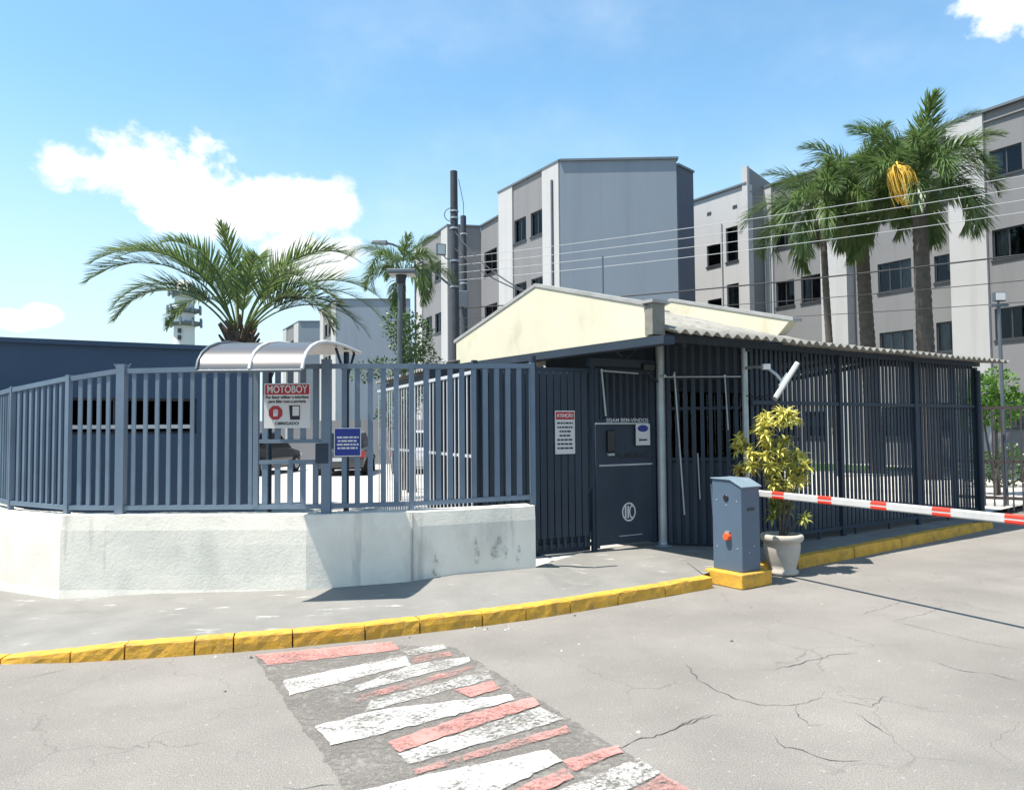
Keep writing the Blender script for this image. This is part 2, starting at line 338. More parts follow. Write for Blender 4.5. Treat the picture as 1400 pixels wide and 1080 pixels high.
# pavement: strip from the back of the kerb to the wall line, and the apron in front of the gate
kb = inset(KERB, .13)
b = MB(); top = [(-10.3, 13.2), (-8.4, 11.1), (-7.0, 9.7), (-5.9, 8.62), (-5.42, 8.17), (-4.95, 7.93), (-4.52, 7.72), (-3.6, 7.68), (-2.6, 7.64), (-2.04, 7.62), (-1.04, 7.79), (-.6, 7.97), (.0, 8.23), (.24, 8.33), (.9, 9.7), (1.3, 10.1), (2.0, 10.4)]
for i in range(len(KERB)-1):
    z0, z1 = KZ[i]-.006, KZ[i+1]-.006
    rows = []; zt = lambda k_: .04 if k_ < 7 else (.09 if k_ == 7 else .115 if k_ == 8 else .13 if k_ < 10 or k_ > 13 else .165 if k_ == 10 else .20)
    for j in range(7):
        t = j/6; za = z0+(zt(i)-z0)*min(1, t*1.6); zb = z1+(zt(i+1)-z1)*min(1, t*1.6)
        pa = kb[i].lerp(V2(top[i]), t*1.04); pb = kb[i+1].lerp(V2(top[i+1]), t*1.04)
        rows.append(((pa.x, pa.y, za), (pb.x, pb.y, zb)))
    for j in range(6): b.add([rows[j][0], rows[j][1], rows[j+1][1], rows[j+1][0]], [(0, 1, 2, 3)])
k2 = inset(KERB2, .13)
b.add([(kb[-1].x, kb[-1].y, .124), (k2[0].x, k2[0].y, .124), (k2[1].x, k2[1].y, .124), (k2[2].x, k2[2].y, .124), (2.6, 10.75, .13), (2.0, 10.42, .13)], [(0, 1, 2, 3, 4, 5)])
b.add([(k2[2].x, k2[2].y, .124), (k2[-1].x, k2[-1].y, .124), (8.2, 13.6, .13), (2.6, 10.75, .13)], [(0, 1, 2, 3)])
b.build('pavement', walk_m, kind='structure')
yard = sheet('yard', [(.45, 9.2), (2.5, 10.68), (8.15, 13.55), (14, 18.5), (18, 24), (20, 60), (-45, 60), (-45, 13), (-10.2, 13.3), (-7.35, 10.2), (-5.36, 8.27), (-4.5, 7.84), (-2.04, 7.74), (-1.06, 7.92), (.2, 8.46)], yard_m, .119, kind='structure')
sheet('lawn', [(8.5, 27), (15.6, 26.2), (11, 36), (4, 36)], grass_m, .135, kind='structure')

def kerbstone(parent, p, q, z0, z1, seed, name='kerb_stone'):
    rnd = random.Random(seed); a, c = V2(p), V2(q); d = (c-a); Lh = d.length; d.normalize(); n = Vector((-d.y, d.x, 0)); a = a + d*.006; Lh -= .012
    seg = 7; prof = [(0, 0), (.003, .5), (.008, .90), (.018, .99), (.085, 1.0), (.128, 1.0), (.13, 0)]; vs = []
    for i in range(seg+1):
        t = i/seg; h = z0+(z1-z0)*t; e = 1 if 0 < i < seg else .97
        for (o, hz) in prof:
            jo = rnd.uniform(-.0035, .0035) if o < .1 else 0; jz = rnd.uniform(-.004, .003) if hz > .5 else 0
            vs.append(a + d*(Lh*t) + n*(o+jo) + Vector((0, 0, h*hz*(e if hz > .9 else 1) + jz)))
    m_ = len(prof); fs = [(i*m_+k, i*m_+k+1, (i+1)*m_+k+1, (i+1)*m_+k) for i in range(seg) for k in range(m_-1)]
    b = MB(); b.add(vs, fs); b.add(vs[:m_], [tuple(range(m_))]); b.add(vs[-m_:], [tuple(range(m_))[::-1]])
    return b.build(name, yellow_m, parent)
kerb = empty('kerb', (-.5, 6.5, 0), kind='structure')
for i in range(len(KERB)-1): kerbstone(kerb, KERB[i], KERB[i+1], KZ[i], KZ[i+1], i)
kerbstone(kerb, (2.78, 8.78), (3.30, 9.12), .13, .13, 70)
for i in range(1, len(KERB2)-1): kerbstone(kerb, KERB2[i], KERB2[i+1], .14, .14 if i < len(KERB2)-2 else .10, 40+i)

# crossing: stripes of worn paint lying on the asphalt (corner points in metres)
crossing = empty('crosswalk', (-.2, 5, 0), kind='structure')
STRIPES = [
    ('old_patch', patch_m, [(-1.96, 5.86), (-0.88, 6.12), (-0.47, 6.05), (0.82, 3.64), (-0.78, 3.66)]),
    ('red_stripe', redpaint_m, [(-1.96, 5.88), (-0.98, 6.21), (-0.88, 5.98), (-1.78, 5.62)]),
    ('white_stripe', whitepaint_m, [(-1.57, 5.28), (-0.82, 5.82), (-0.75, 5.61), (-1.44, 4.99)]),
    ('white_stripe', whiteworn_m, [(-0.86, 5.96), (-0.56, 6.12), (-0.52, 6.00), (-0.79, 5.81)]),
    ('red_stripe', redworn_m, [(-0.76, 5.79), (-0.49, 5.93), (-0.46, 5.82), (-0.73, 5.63)]),
    ('white_stripe', whiteworn_m, [(-1.12, 5.05), (-0.75, 5.59), (-0.33, 5.79), (-0.31, 5.66), (-1.07, 4.98)]),
    ('red_stripe', redworn_m, [(-0.98, 4.98), (-0.30, 5.58), (-0.29, 5.47), (-1.00, 4.84)]),
    ('white_stripe', whiteworn_m, [(-0.89, 4.89), (-0.18, 5.46), (-0.15, 5.27), (-0.89, 4.69)]),
    ('red_stripe', redpaint_m, [(-0.39, 5.05), (-0.14, 5.24), (-0.09, 5.08), (-0.27, 4.91)]),
    ('white_stripe', whitepaint_m, [(-1.14, 4.46), (-0.85, 4.70), (-0.02, 4.97), (0.01, 4.87), (-0.98, 4.19)]),
    ('red_stripe', redpaint_m, [(-0.69, 4.24), (-0.25, 4.65), (0.12, 4.92), (0.15, 4.78), (-0.61, 4.10)]),
    ('white_stripe', whiteworn_m, [(-0.61, 4.08), (0.16, 4.74), (0.28, 4.54), (-0.53, 3.95)]),
    ('red_stripe', redworn_m, [(-0.51, 3.89), (0.30, 4.45), (0.31, 4.35), (-0.48, 3.84)]),
    ('white_stripe', whitepaint_m, [(-0.86, 3.61), (-0.67, 3.71), (0.18, 4.12), (0.24, 3.98), (-0.12, 3.62)]),
    ('red_stripe', redpaint_m, [(0.25, 3.98), (0.55, 4.17), (0.56, 4.08), (0.27, 3.84)]),
    ('red_stripe', redpaint_m, [(-0.08, 3.62), (0.24, 3.89), (0.28, 3.79), (0.09, 3.61)]),
    ('white_stripe', whiteworn_m, [(0.15, 3.61), (0.64, 4.01), (0.71, 3.83), (0.47, 3.61)]),
    ('red_stripe', redworn_m, [(0.43, 3.54), (0.72, 3.82), (0.82, 3.64), (0.69, 3.50)]),
]
CRACKS = [
    [(0.52, 4.10), (0.62, 4.22), (0.79, 4.31), (0.94, 4.42), (1.04, 4.52), (1.25, 4.63)],
    [(0.79, 4.31), (0.91, 4.40), (1.01, 4.50), (1.19, 4.64)],
    [(1.24, 5.58), (1.23, 5.25), (1.30, 5.04), (1.40, 4.85), (1.49, 4.77), (1.63, 4.75), (1.74, 4.76), (1.89, 4.85), (2.02, 5.03)],
    [(1.70, 4.75), (1.66, 4.56), (1.68, 4.44), (1.79, 4.48)],
    [(1.41, 4.29), (1.42, 4.15), (1.52, 4.10), (1.55, 4.01), (1.66, 3.96), (1.81, 3.99)],
    [(2.01, 4.60), (2.04, 4.43), (2.07, 4.24)],
    [(1.72, 5.41), (1.94, 5.50), (2.15, 5.65), (2.38, 5.78), (2.63, 5.84)],
    [(1.95, 4.87), (2.05, 4.80), (2.15, 4.72), (2.37, 4.94)],
    [(3.09, 6.95), (3.74, 7.47), (3.98, 7.64), (4.12, 7.45), (4.27, 7.45), (4.30, 7.12), (4.50, 6.86)],
    [(3.28, 6.75), (3.42, 6.48), (3.54, 6.23), (3.68, 5.99), (3.83, 5.84)],
    [(3.28, 6.75), (3.69, 6.98), (4.11, 7.34)],
    [(3.00, 5.63), (3.09, 5.38), (3.24, 5.32), (3.35, 5.12)],
    [(-3.42, 5.34), (-3.30, 5.46), (-3.15, 5.66)],
    [(-1.09, 3.72), (-0.99, 3.73), (-0.79, 3.77)],
]
def ragged(pts, z, rnd, amp=.012, step=.05):
    out = []
    for i, p in enumerate(pts):
        q = pts[(i+1) % len(pts)]; L_ = math.dist(p, q); n = max(2, int(L_/step))
        for k in range(n):
            t = k/n; out.append((p[0]+(q[0]-p[0])*t + rnd.uniform(-amp, amp), p[1]+(q[1]-p[1])*t + rnd.uniform(-amp, amp), z))
    return out
for i, (nm, m_, pts) in enumerate(STRIPES):
    z = .003 if nm == 'old_patch' else .006 + .0004*i
    sheet(nm, ragged(pts, z, random.Random(i), .012 if i == 0 else .010), m_, None, crossing)
for i, pl in enumerate(CRACKS):
    rnd = random.Random(100+i); pts = []
    for p, q in zip(pl[:-1], pl[1:]):
        n = max(2, int(math.dist(p, q)/.045))
        for k in range(n): t = k/n; pts.append(Vector((p[0]+(q[0]-p[0])*t + rnd.uniform(-.016, .016), p[1]+(q[1]-p[1])*t + rnd.uniform(-.016, .016), .0035)))
    b = MB(); Ls = []; Rs = []
    for k, p in enumerate(pts):
        d = (pts[min(k+1, len(pts)-1)] - pts[max(k-1, 0)]).normalized(); n = Vector((-d.y, d.x, 0)); w = (.0022 if 7 < i < 11 else .0034)*rnd.uniform(.25, 1.2)*min(1, .3+min(k, len(pts)-1-k)*.25)
        Ls.append(p+n*w); Rs.append(p-n*w)
    n_ = len(pts); b.add(Ls+Rs, [(k, k+1, n_+k+1, n_+k) for k in range(n_-1)]); b.build('crack', crack_m, road)
for k in range(26):
    rnd = random.Random(500+k); x, y = rnd.uniform(-3.2, 4.5), rnd.uniform(3.7, 7.6)
    t = rnd.random()
    if k > 9: p = KERB[rnd.randrange(5, 16)]; x, y = p[0]+rnd.uniform(-.1, .25), p[1]-rnd.uniform(.04, .16)
    s_ = rnd.uniform(.008, .02); b = MB(); b.add([(x+s_*rnd.uniform(.6, 1.2)*math.cos(a), y+s_*math.sin(a), .001) for a in (0, 1.3, 2.4, 3.6, 5)]+[(x, y, s_*.8)], [(0, 1, 5), (1, 2, 5), (2, 3, 5), (3, 4, 5), (4, 0, 5), (4, 3, 2, 1, 0)])
    b.build('pebble', conc_m if t > .3 else crack_m, road)

# ------------------------------------------------------------------ low boundary wall
lw = empty('boundary_wall', (-2.04, 7.7, .1), 'low whitewashed concrete wall running along the pavement under the picket fence', 'wall')
back = inset(WALLB, .24)
rnd = random.Random(3)
for i in range(len(WALLB)-1):
    p, q = V2(WALLB[i]), V2(WALLB[i+1]); pb, qb = back[i], back[i+1]; n = max(2, int((q-p).length/.14)); vs = []; nr = 7
    for k in range(n+1):
        t = k/n; a = p.lerp(q, t); c = pb.lerp(qb, t); o = (a-c).normalized()
        for j in range(nr):
            z = -.02 + (.86+.02)*j/(nr-1); j_ = noise.noise(Vector((a.x*1.7, a.y*1.7, z*2)))*.014 + (-.012 if j == nr-1 else 0) + (.016 if j == 0 else 0)
            vs.append(a + o*j_ + Vector((0, 0, z + (rnd.uniform(-.006, .004) if j == nr-1 else 0))))
        vs.append(c + Vector((0, 0, .862 + noise.noise(a*3)*.006))); vs.append(c + Vector((0, 0, -.02)))
    m_ = nr+2; fs = [(k*m_+j, k*m_+j+1, (k+1)*m_+j+1, (k+1)*m_+j) for k in range(n) for j in range(m_-1)]
    b = MB(); b.add(vs, fs); b.add(vs[:m_], [tuple(range(m_))]); b.add(vs[-m_:], [tuple(range(m_))[::-1]])
    b.build('wall_section', wall_m, lw)
TW = frame(WALLB[-2], WALLB[-1])
for s0, s1, z0, z1 in ((.66, .74, .22, .62), (.86, 1.06, .26, .58), (.22, .30, .2, .44), (1.15, 1.23, .24, .46)):
    b = MB(); n = 10; pts = [(s0+(s1-s0)*(.5+.5*math.cos(6.283*k/n)*(1 if math.sin(6.283*k/n) < .2 else .35)), (z0+z1)/2+(z1-z0)/2*math.sin(6.283*k/n)) for k in range(n)]
    b.add([TW(s, .022, z) for s, z in pts], [tuple(range(n))]); b.build('mould_stain', mould_m, lw)
b = MB(); b.box(.02, .028, -.022, .022, .10, .855, TW); b.build('wall_joint', conc_m, lw)

# ------------------------------------------------------------------ picket fence on the wall
def lerp(a, b, t): return a+(b-a)*t
ff = empty('picket_fence', (-2.04, 7.75, .86), 'slate blue steel picket fence standing on the low white wall', 'fence')
FP = [(-10.0, 13.2), (-7.3, 10.2), (-5.42, 8.33), (-4.54, 7.86), (-3.98, 7.83), (-1.88, 7.78), (-1.04, 7.93), (.22, 8.45)]
FT = [2.06, 2.10, 2.18, 2.265, 2.335, 2.365, 2.37, 2.405]; FB = [.98, .97, .96, .95, .945, .95, .955, .965]
PW = [.05, .05, .05, .05, .085, .09, .05, .05]
for i, (p, t_) in enumerate(zip(FP, FT)):
    d = V2(FP[min(i+1, len(FP)-1)]) - V2(FP[max(i-1, 0)]); big = PW[i] > .06
    z0 = .845; bar('post', fence_m, ff, (p[0], p[1], z0), PW[i], PW[i], t_ + (.045 if big else .012) - z0, math.atan2(d.y, d.x))
    if i == 4:
        for s_ in (-1, 1):
            b = MB(); b.tube([(p[0]+.05*s_, p[1], t_-.01), (p[0]+.075*s_, p[1], t_+.035), (p[0]+.085*s_, p[1], t_+.05)], .006, 6); b.build('wire_tie', fence_m, ff)
for i in range(len(FP)-1):
    p, q = V2(FP[i]), V2(FP[i+1]); T = frame(FP[i], FP[i+1]); L_ = T.L; rz = math.atan2(T.d.y, T.d.x)
    for nm, zz, h in (('top_rail', FT, .05), ('bottom_rail', FB, .045)):
        b = MB(); a0, a1 = PW[i]/2, L_-PW[i+1]/2; za, zb = zz[i], zz[i+1]; o = .022
        b.hexa([T(a0, o, za-h), T(a1, o, zb-h), T(a1, -o, zb-h), T(a0, -o, za-h), T(a0, o, za), T(a1, o, zb), T(a1, -o, zb), T(a0, -o, za)]); b.build(nm, fence_m, ff)
    if i == 4:    # delivery hatch: a panel with two cross rails
        hs = 1.38; n1 = int((hs-.06)/.112)
        xs = [.06+(hs-.06)*(k+.55)/n1 for k in range(n1)]; xs2 = [hs+.03+(L_-hs-.075)*(k+.5)/5 for k in range(5)]
        bar('post', fence_m, ff, T(hs+.005, 0, FB[4]-.02), .05, .05, lerp(FT[4], FT[5], .55)-FB[4]-.03, rz)
        for zz in (1.585, 1.375):
            b = MB(); b.box(hs+.03, L_-.045, -.02, .02, zz-.02, zz+.02, T); b.build('cross_rail', fence_m, ff)
        B('lock_box', dark_m, ff, L_-.10, L_+.03, -.03, .055, 1.36, 1.56, T, bevel=.006)
    else:
        sp = .108 if i < 4 else .128; n = max(1, round((L_-PW[i]/2-PW[i+1]/2)/sp)-1); xs = [PW[i]/2+(L_-PW[i]/2-PW[i+1]/2)*(k+1)/(n+1) for k in range(n)]; xs2 = []
    for s in xs+xs2:
        t = s/L_; za = lerp(FB[i], FB[i+1], t); zb = lerp(FT[i], FT[i+1], t)-.05
        if i == 4 and s in xs2:
            for z0, z1 in ((za, 1.355), (1.605, zb)): bar('picket', fence_m, ff, T(s, 0, z0), .055, .022, z1-z0, rz)
        else: bar('picket', fence_m, ff, T(s, random.uniform(-.002, .002), za), .038 if i < 5 else .052, .022, zb-za, rz+random.uniform(-.08, .08))

# ------------------------------------------------------------------ signs on the fence
TF = frame(FP[4], FP[5])
def fsign(px_s0, px_s1, z0, z1, T, o, m_, nm, label, cat='sign', bevel=.004):
    e = empty(nm, T((px_s0+px_s1)/2, o, z0), label, cat); B('board', m_, e, px_s0, px_s1, o-.004, o+.004, z0, z1, T, bevel=.002); return e
s0, s1 = 1.475, 1.945; sg = fsign(s0, s1, 1.715, 2.17, TF, .034, signw_m, 'motorcycle_courier_sign', 'white MOTOBOY sign with red header hanging on the hatch of the picket fence'); o = .039
B('header', red_m, sg, s0+.012, s1-.012, o, o+.002, 2.055, 2.155, TF)
text('MOTOBOY', .105, TF, (s0+s1)/2, o+.0035, 2.105, signw_m, sg, bold=.02, width=.41)
text('Por favor utilizar o interfone', .042, TF, (s0+s1)/2, o+.002, 2.028, ink_m, sg, bold=.012, width=.435)
text('para falar com a portaria', .042, TF, (s0+s1)/2, o+.002, 1.985, ink_m, sg, bold=.012, width=.38)
text('OBRIGADO', .042, TF, (s0+s1)/2, o+.002, 1.762, ink_m, sg, bold=.012, width=.24)
b = MB(); b.add([TF(s0+.118+.075*math.cos(6.2832*(k+.5)/8), o+.002, 1.872+.075*math.sin(6.2832*(k+.5)/8)) for k in range(8)], [tuple(range(8))]); b.build('stop_disc', red_m, sg)
b = MB()
b.prism([(s0+.098, 1.835), (s0+.138, 1.835), (s0+.145, 1.872), (s0+.095, 1.872)], TF, o+.003, o+.005)
for k in range(4): b.prism([(s0+.096+k*.0128, 1.874), (s0+.106+k*.0128, 1.874), (s0+.106+k*.0128, 1.90+.008*(k in (1, 2))), (s0+.096+k*.0128, 1.90+.008*(k in (1, 2)))], TF, o+.003, o+.005)
b.build('hand_symbol', signw_m, sg)
b = MB(); b.prism([(s0+.255, 1.945), (s0+.268, 1.80), (s0+.285, 1.80), (s0+.285, 1.945)], TF, o+.001, o+.003); b.prism([(s0+.285, 1.80), (s0+.365, 1.80), (s0+.365, 1.945), (s0+.285, 1.945)], TF, o+.001, o+.003); b.build('intercom_symbol', ink_m, sg)
b = MB(); b.prism([(s0+.292, 1.84), (s0+.358, 1.84), (s0+.358, 1.935), (s0+.292, 1.935)], TF, o+.004, o+.005); b.build('symbol_face', signw_m, sg)
TF2 = frame(FP[5], FP[6])
s0, s1 = .075, .345; sb = fsign(s0, s1, 1.425, 1.715, TF2, .034, signw_m, 'blue_notice', 'small blue notice with white lines on the picket fence right of the hatch')
B('blue_face', blue_m, sb, s0+.01, s1-.01, .039, .041, 1.435, 1.705, TF2)
for k, (w0, w1) in enumerate(((.03, .245), (.04, .24), (.03, .245), (.035, .235))): 
    b = MB(); z = 1.618-.036*k; x = w0
    rnd = random.Random(k)
    while x < w1-.01:
        wd = min(rnd.uniform(.02, .06), w1-x); b.prism([(s0+x, z-.009), (s0+x+wd, z-.009), (s0+x+wd, z+.009), (s0+x, z+.009)], TF2, .0415, .043); x += wd+.008
    b.build('print_line', signw_m, sb)

# ------------------------------------------------------------------ navy building behind the fence
nb = empty('utility_building', (-5.5, 10, .12), 'low windowed navy blue building behind the left picket fence', 'building')
TN = frame((-11.5, 6.5), (-3.62, 10.84)); NL = TN.L
def wall_slab(b, T, s0, s1, z0, z1, holes, thick, o=0):
    ss = sorted({s0, s1, *[h[0] for h in holes], *[h[1] for h in holes]}); zs = sorted({z0, z1, *[h[2] for h in holes], *[h[3] for h in holes]})
    inh = lambda s, z: any(h[0] < s < h[1] and h[2] < z < h[3] for h in holes)
    ns, nz = len(ss)-1, len(zs)-1
    solid = [[not inh((ss[i]+ss[i+1])/2, (zs[j]+zs[j+1])/2) for j in range(nz)] for i in range(ns)]
    ok = lambda i, j: 0 <= i < ns and 0 <= j < nz and solid[i][j]
    for i in range(ns):
        for j in range(nz):
            if not solid[i][j]: continue
            a, c, e, g = ss[i], ss[i+1], zs[j], zs[j+1]
            b.add([T(a, o, e), T(c, o, e), T(c, o, g), T(a, o, g)], [(0, 1, 2, 3)])
            b.add([T(a, o-thick, e), T(c, o-thick, e), T(c, o-thick, g), T(a, o-thick, g)], [(3, 2, 1, 0)])
            for (di, dj, p, q) in ((-1, 0, (a, e), (a, g)), (1, 0, (c, e), (c, g)), (0, -1, (a, e), (c, e)), (0, 1, (a, g), (c, g))):
                if not ok(i+di, j+dj): b.add([T(p[0], o, p[1]), T(q[0], o, q[1]), T(q[0], o-thick, q[1]), T(p[0], o-thick, p[1])], [(0, 1, 2, 3)])
slots = [(6.72, 8.22, 1.66, 2.13), (3.0, 5.2, 1.66, 2.13)]
b = MB(); wall_slab(b, TN, 0, NL, .12, 2.80, slots, .16); b.build('wall', navy_m, nb)
p1 = TN(NL, 0, 0); bk = V2((-5.75, 16.5)); p0 = TN(0, 0, 0); bk0 = V2((-14, 13))
T2 = frame(p1, bk); b = MB(); wall_slab(b, T2, .0, T2.L, .12, 2.80, [], .16, -.002); b.build('side_wall', navy_m, nb)
T3 = frame(bk, bk0); b = MB(); wall_slab(b, T3, 0, T3.L, .12, 2.80, [], .16); b.build('back_wall', navy_m, nb)
T4 = frame(bk0, p0); b = MB(); wall_slab(b, T4, 0, T4.L, .12, 2.80, [], .16); b.build('end_wall', navy_m, nb)
b = MB(); n = TN.n*.05
pl = [p0+n, p1+n, bk, bk0]; b.add([v+Vector((0, 0, 2.80)) for v in pl]+[v+Vector((0, 0, 2.86)) for v in pl], [(3, 2, 1, 0), (4, 5, 6, 7), (0, 1, 5, 4), (1, 2, 6, 5), (2, 3, 7, 6), (3, 0, 4, 7)]); b.build('roof_slab', navy_m, nb)
for sl in slots:
    wn = MB()
    for z in (sl[2], sl[3]-.03): wn.box(sl[0], sl[1], -.10, -.07, z, z+.03, TN)
    for k in range(4): s = sl[0]+(sl[1]-sl[0]-.03)*k/3; wn.box(s, s+.03, -.101, -.069, sl[2]+.03, sl[3]-.03, TN)
    w_ = wn.build('window', frame_m, nb)
    B('ledge', signw_m, w_, sl[0]+.02, sl[1]-.05, -.065, -.005, sl[2]+.07, sl[2]+.12, TN)

# ------------------------------------------------------------------ curved canopy over the hatch
cn = empty('curved_canopy', (-2.3, 7.6, 2.3), 'silver curved polycarbonate canopy over the hatch in the picket fence', 'canopy')
prof = [(6.80, 2.235), (6.83, 2.315), (6.90, 2.39), (7.02, 2.455), (7.20, 2.51), (7.42, 2.545), (7.70, 2.563), (8.05, 2.565), (8.60, 2.55)]
def cx(y, k): return lerp(-2.80, -1.86, k) + (y-6.8)*.09
for k0, k1 in ((0, .495), (.505, 1)):
    b = MB(); n = 6; vs = [(cx(y, lerp(k0, k1, j/n)), y, z) for y, z in prof for j in range(n+1)]; vs += [(a, c+.0, e-.012) for a, c, e in vs]; m_ = (n+1)*len(prof)
    fs = [(i*(n+1)+j, i*(n+1)+j+1, (i+1)*(n+1)+j+1, (i+1)*(n+1)+j) for i in range(len(prof)-1) for j in range(n)]; fs += [tuple(m_+q for q in q4)[::-1] for q4 in fs]
    fs += [(j, j+1, m_+j+1, m_+j) for j in range(n)]
    b.add(vs, fs, True); b.build('sheet', poly_m, cn)
for k in (0, .5, 1):
    b = MB(); b.tube([(cx(y, k)+.0, y, z+.004) for y, z in prof], .017, 6); b.build('arched_rib', white_m if k else steel_m, cn)
b = MB(); b.tube([(cx(6.8, 0), 6.8, 2.225), (cx(6.8, 1), 6.8, 2.225)], .014, 6); b.build('front_gutter', steel_m, cn)
for k in (.06, .94):
    x = cx(8.3, k); b = MB(); b.tube([(x, 8.25, .12), (x, 8.25, 2.53)], .03, 8)
    for dy in (-.35, .28): b.tube([(x, 8.25, 2.22), (x+dy*.09, 8.25+dy, 2.535)], .014, 6)
    b.build('support_post', dark_m, cn)

# ------------------------------------------------------------------ inner fence, pickets coloured pale for the sun on them
inf = empty('inner_fence', (-1.4, 11, .12), 'sunlit pale picket fence running back into the yard behind the front fence', 'fence')
TI = frame((-.46, 9.05), (-2.35, 13.5), True); n = 32; rz = math.atan2(TI.d.y, TI.d.x)
for k in range(n):
    s = .05+(TI.L-.1)*k/(n-1); bar('picket', lfence_m, inf, TI(s, 0, .14), .026, .012, 2.20, rz)
for z in (2.34, .25, 1.35):
    b = MB(); b.box(0, TI.L, -.02, .02, z, z+.04, TI) if z != 1.35 else b.box(0, TI.L, -.034, -.016, z, z+.035, TI); b.build('rail', lfence_m, inf)

# ------------------------------------------------------------------ gatehouse
O = Vector((1.63, 8.27, 0)); U = Vector((.821, .571, 0)); Wd = Vector((-.571, .821, 0))
def TG(t, w, z): return O + U*t + Wd*w + Vector((0, 0, z))
gh = empty('gatehouse', TG(3, 2.3, .12), 'dark gatehouse with corrugated roof and cream gable walls beside the barrier', 'gatehouse')
def corr(parent, Tf, a0, a1, w0, w1, zf, m_, pitch=.177, amp=.026, th=.010):
    na = max(6, int((a1-a0)/pitch*8)); nw = 5; vs = []
    for j in range(nw+1):
        w = lerp(w0, w1, j/nw)
        for i in range(na+1):
            a = lerp(a0, a1, i/na); vs.append(Tf(a, w, zf(w) + amp*math.cos(6.2832*a/pitch) + noise.noise(Vector((a*2, w*2, 3)))*.006))
    m1 = len(vs); vs += [v - Vector((0, 0, th)) for v in vs]; k = na+1
    fs = [(j*k+i, j*k+i+1, (j+1)*k+i+1, (j+1)*k+i) for j in range(nw) for i in range(na)]
    fs += [tuple(m1+q for q in f4)[::-1] for f4 in fs]
    fs += [(i+1, i, m1+i, m1+i+1) for i in range(na)] + [(nw*k+i, nw*k+i+1, m1+nw*k+i+1, m1+nw*k+i) for i in range(na)]
    fs += [(j*k, (j+1)*k, m1+(j+1)*k, m1+j*k) for j in range(nw)] + [(j*k+na, m1+j*k+na, m1+(j+1)*k+na, (j+1)*k+na) for j in range(nw)]
    b = MB(); b.add(vs, fs, True); return b.build('roof_sheet', m_, parent)
RIDGE = 2.35; near = lambda w: 2.755 + .285*w; far = lambda w: 2.755 + .285*(2*RIDGE-w)
t = .215; k = 0
while t < 8.2:
    t1 = min(t+1.062, 8.3); dz = .008*(k % 2)
    if t < 2.7: t1 = min(t1, 2.70)
    sl_ = .285 if t < 2.69 else .10; nf = lambda w: 2.755+sl_*w+dz; ff_ = lambda w: 2.755+sl_*(2*RIDGE-w)+dz
    corr(gh, TG, t, t1+(.02 if t1 != 2.70 else 0), random.uniform(-.015, .015), RIDGE, nf, fibre_m); corr(gh, TG, t, t1+(.02 if t1 != 2.70 else 0), RIDGE+.02, 2*RIDGE, ff_, fibre_m); t = t1; k += 1
for t0, t1, zr in ((.26, 2.55, near(RIDGE)-.02), (2.85, 8.3, 2.755+.10*RIDGE-.02)):
    b = MB(); b.tube([TG(t0, RIDGE, zr), TG(t1, RIDGE, zr)], .07, 10); b.build('ridge_cap', fibre_m, gh)
TGW = lambda tt: (lambda w, o, z: TG(tt+o, w, z))
for tt, zt in ((.04, 0), (2.62, .03)):
    b = MB(); b.prism([(.26+zt*8, 2.70+zt*5), (4.42, 2.70+zt*5), (4.42, 3.04+zt), (2.34, 3.58+zt), (.26, 3.04+zt)], TGW(tt), 0, .17); b.build('gable_wall', cream_m, gh)
    for a, c in (((.20, 3.025), (2.34, 3.58)), ((2.34, 3.58), (4.48, 3.025))):
        b = MB(); b.prism([(a[0], a[1]+zt+.004), (c[0], c[1]+zt+.004), (c[0], c[1]+zt+.05), (a[0], a[1]+zt+.05)], TGW(tt), -.012, .182); b.build('coping', coping_m, gh)
b = MB(); b.box(.17, .29, -.012, .18, 2.72, 3.07, TGW(.04)); b.build('gable_pier', mat('shaded_wall_end', (.20, .19, .165), .9, .2, 8, .3, 40), gh)  # end of the gable wall, its shade put in as a grey colour
b = MB(); b.box(.14, .32, -.04, .21, 3.072, 3.105, TGW(.04)); b.build('pier_cap', coping_m, gh)
b = MB(); b.box(.02, .19, .0, .12, 2.60, 2.69, lambda x, y, z: TG(x, y*38.0, z)); b.build('gable_beam', dark_m, gh)
b = MB(); b.box(.2, 8.25, .44, .52, 2.70, 2.79, TG); b.build('eave_beam', dark_m, gh)
b = MB(); b.box(.2, 8.25, 4.4, 4.5, 2.60, 2.70, TG); b.build('eave_beam', dark_m, gh)
for k in range(7):
    t = .9+k*1.2; zr = 3.34 if t < 2.6 else 2.92; b = MB(); b.prism([(.53, 2.66), (2.3, zr-.08), (4.39, 2.62), (4.39, 2.70), (2.3, zr), (.53, 2.74)], TGW(t), 0, .06); b.build('rafter', dark_m, gh)
# room walls under the roof
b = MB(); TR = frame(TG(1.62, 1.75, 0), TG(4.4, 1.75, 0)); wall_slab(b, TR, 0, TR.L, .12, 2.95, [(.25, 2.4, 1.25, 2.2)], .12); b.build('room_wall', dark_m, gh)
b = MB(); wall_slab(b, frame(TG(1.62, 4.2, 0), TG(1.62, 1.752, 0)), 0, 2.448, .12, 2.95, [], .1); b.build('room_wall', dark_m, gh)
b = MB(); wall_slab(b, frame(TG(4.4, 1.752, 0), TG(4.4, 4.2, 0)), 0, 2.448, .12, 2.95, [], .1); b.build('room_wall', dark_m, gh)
b = MB(); wall_slab(b, frame(TG(4.4, 4.22, 0), TG(-.6, 4.22, 0)), 0, 5.0, .12, 2.58, [], .1); b.build('room_wall', dark_m, gh)  # back wall, run on past the room to keep the gate gaps dark
b = MB(); b.box(.27, 2.38, -.07, -.06, 1.27, 2.18, TR); b.build('guard_window', glass_m, gh)
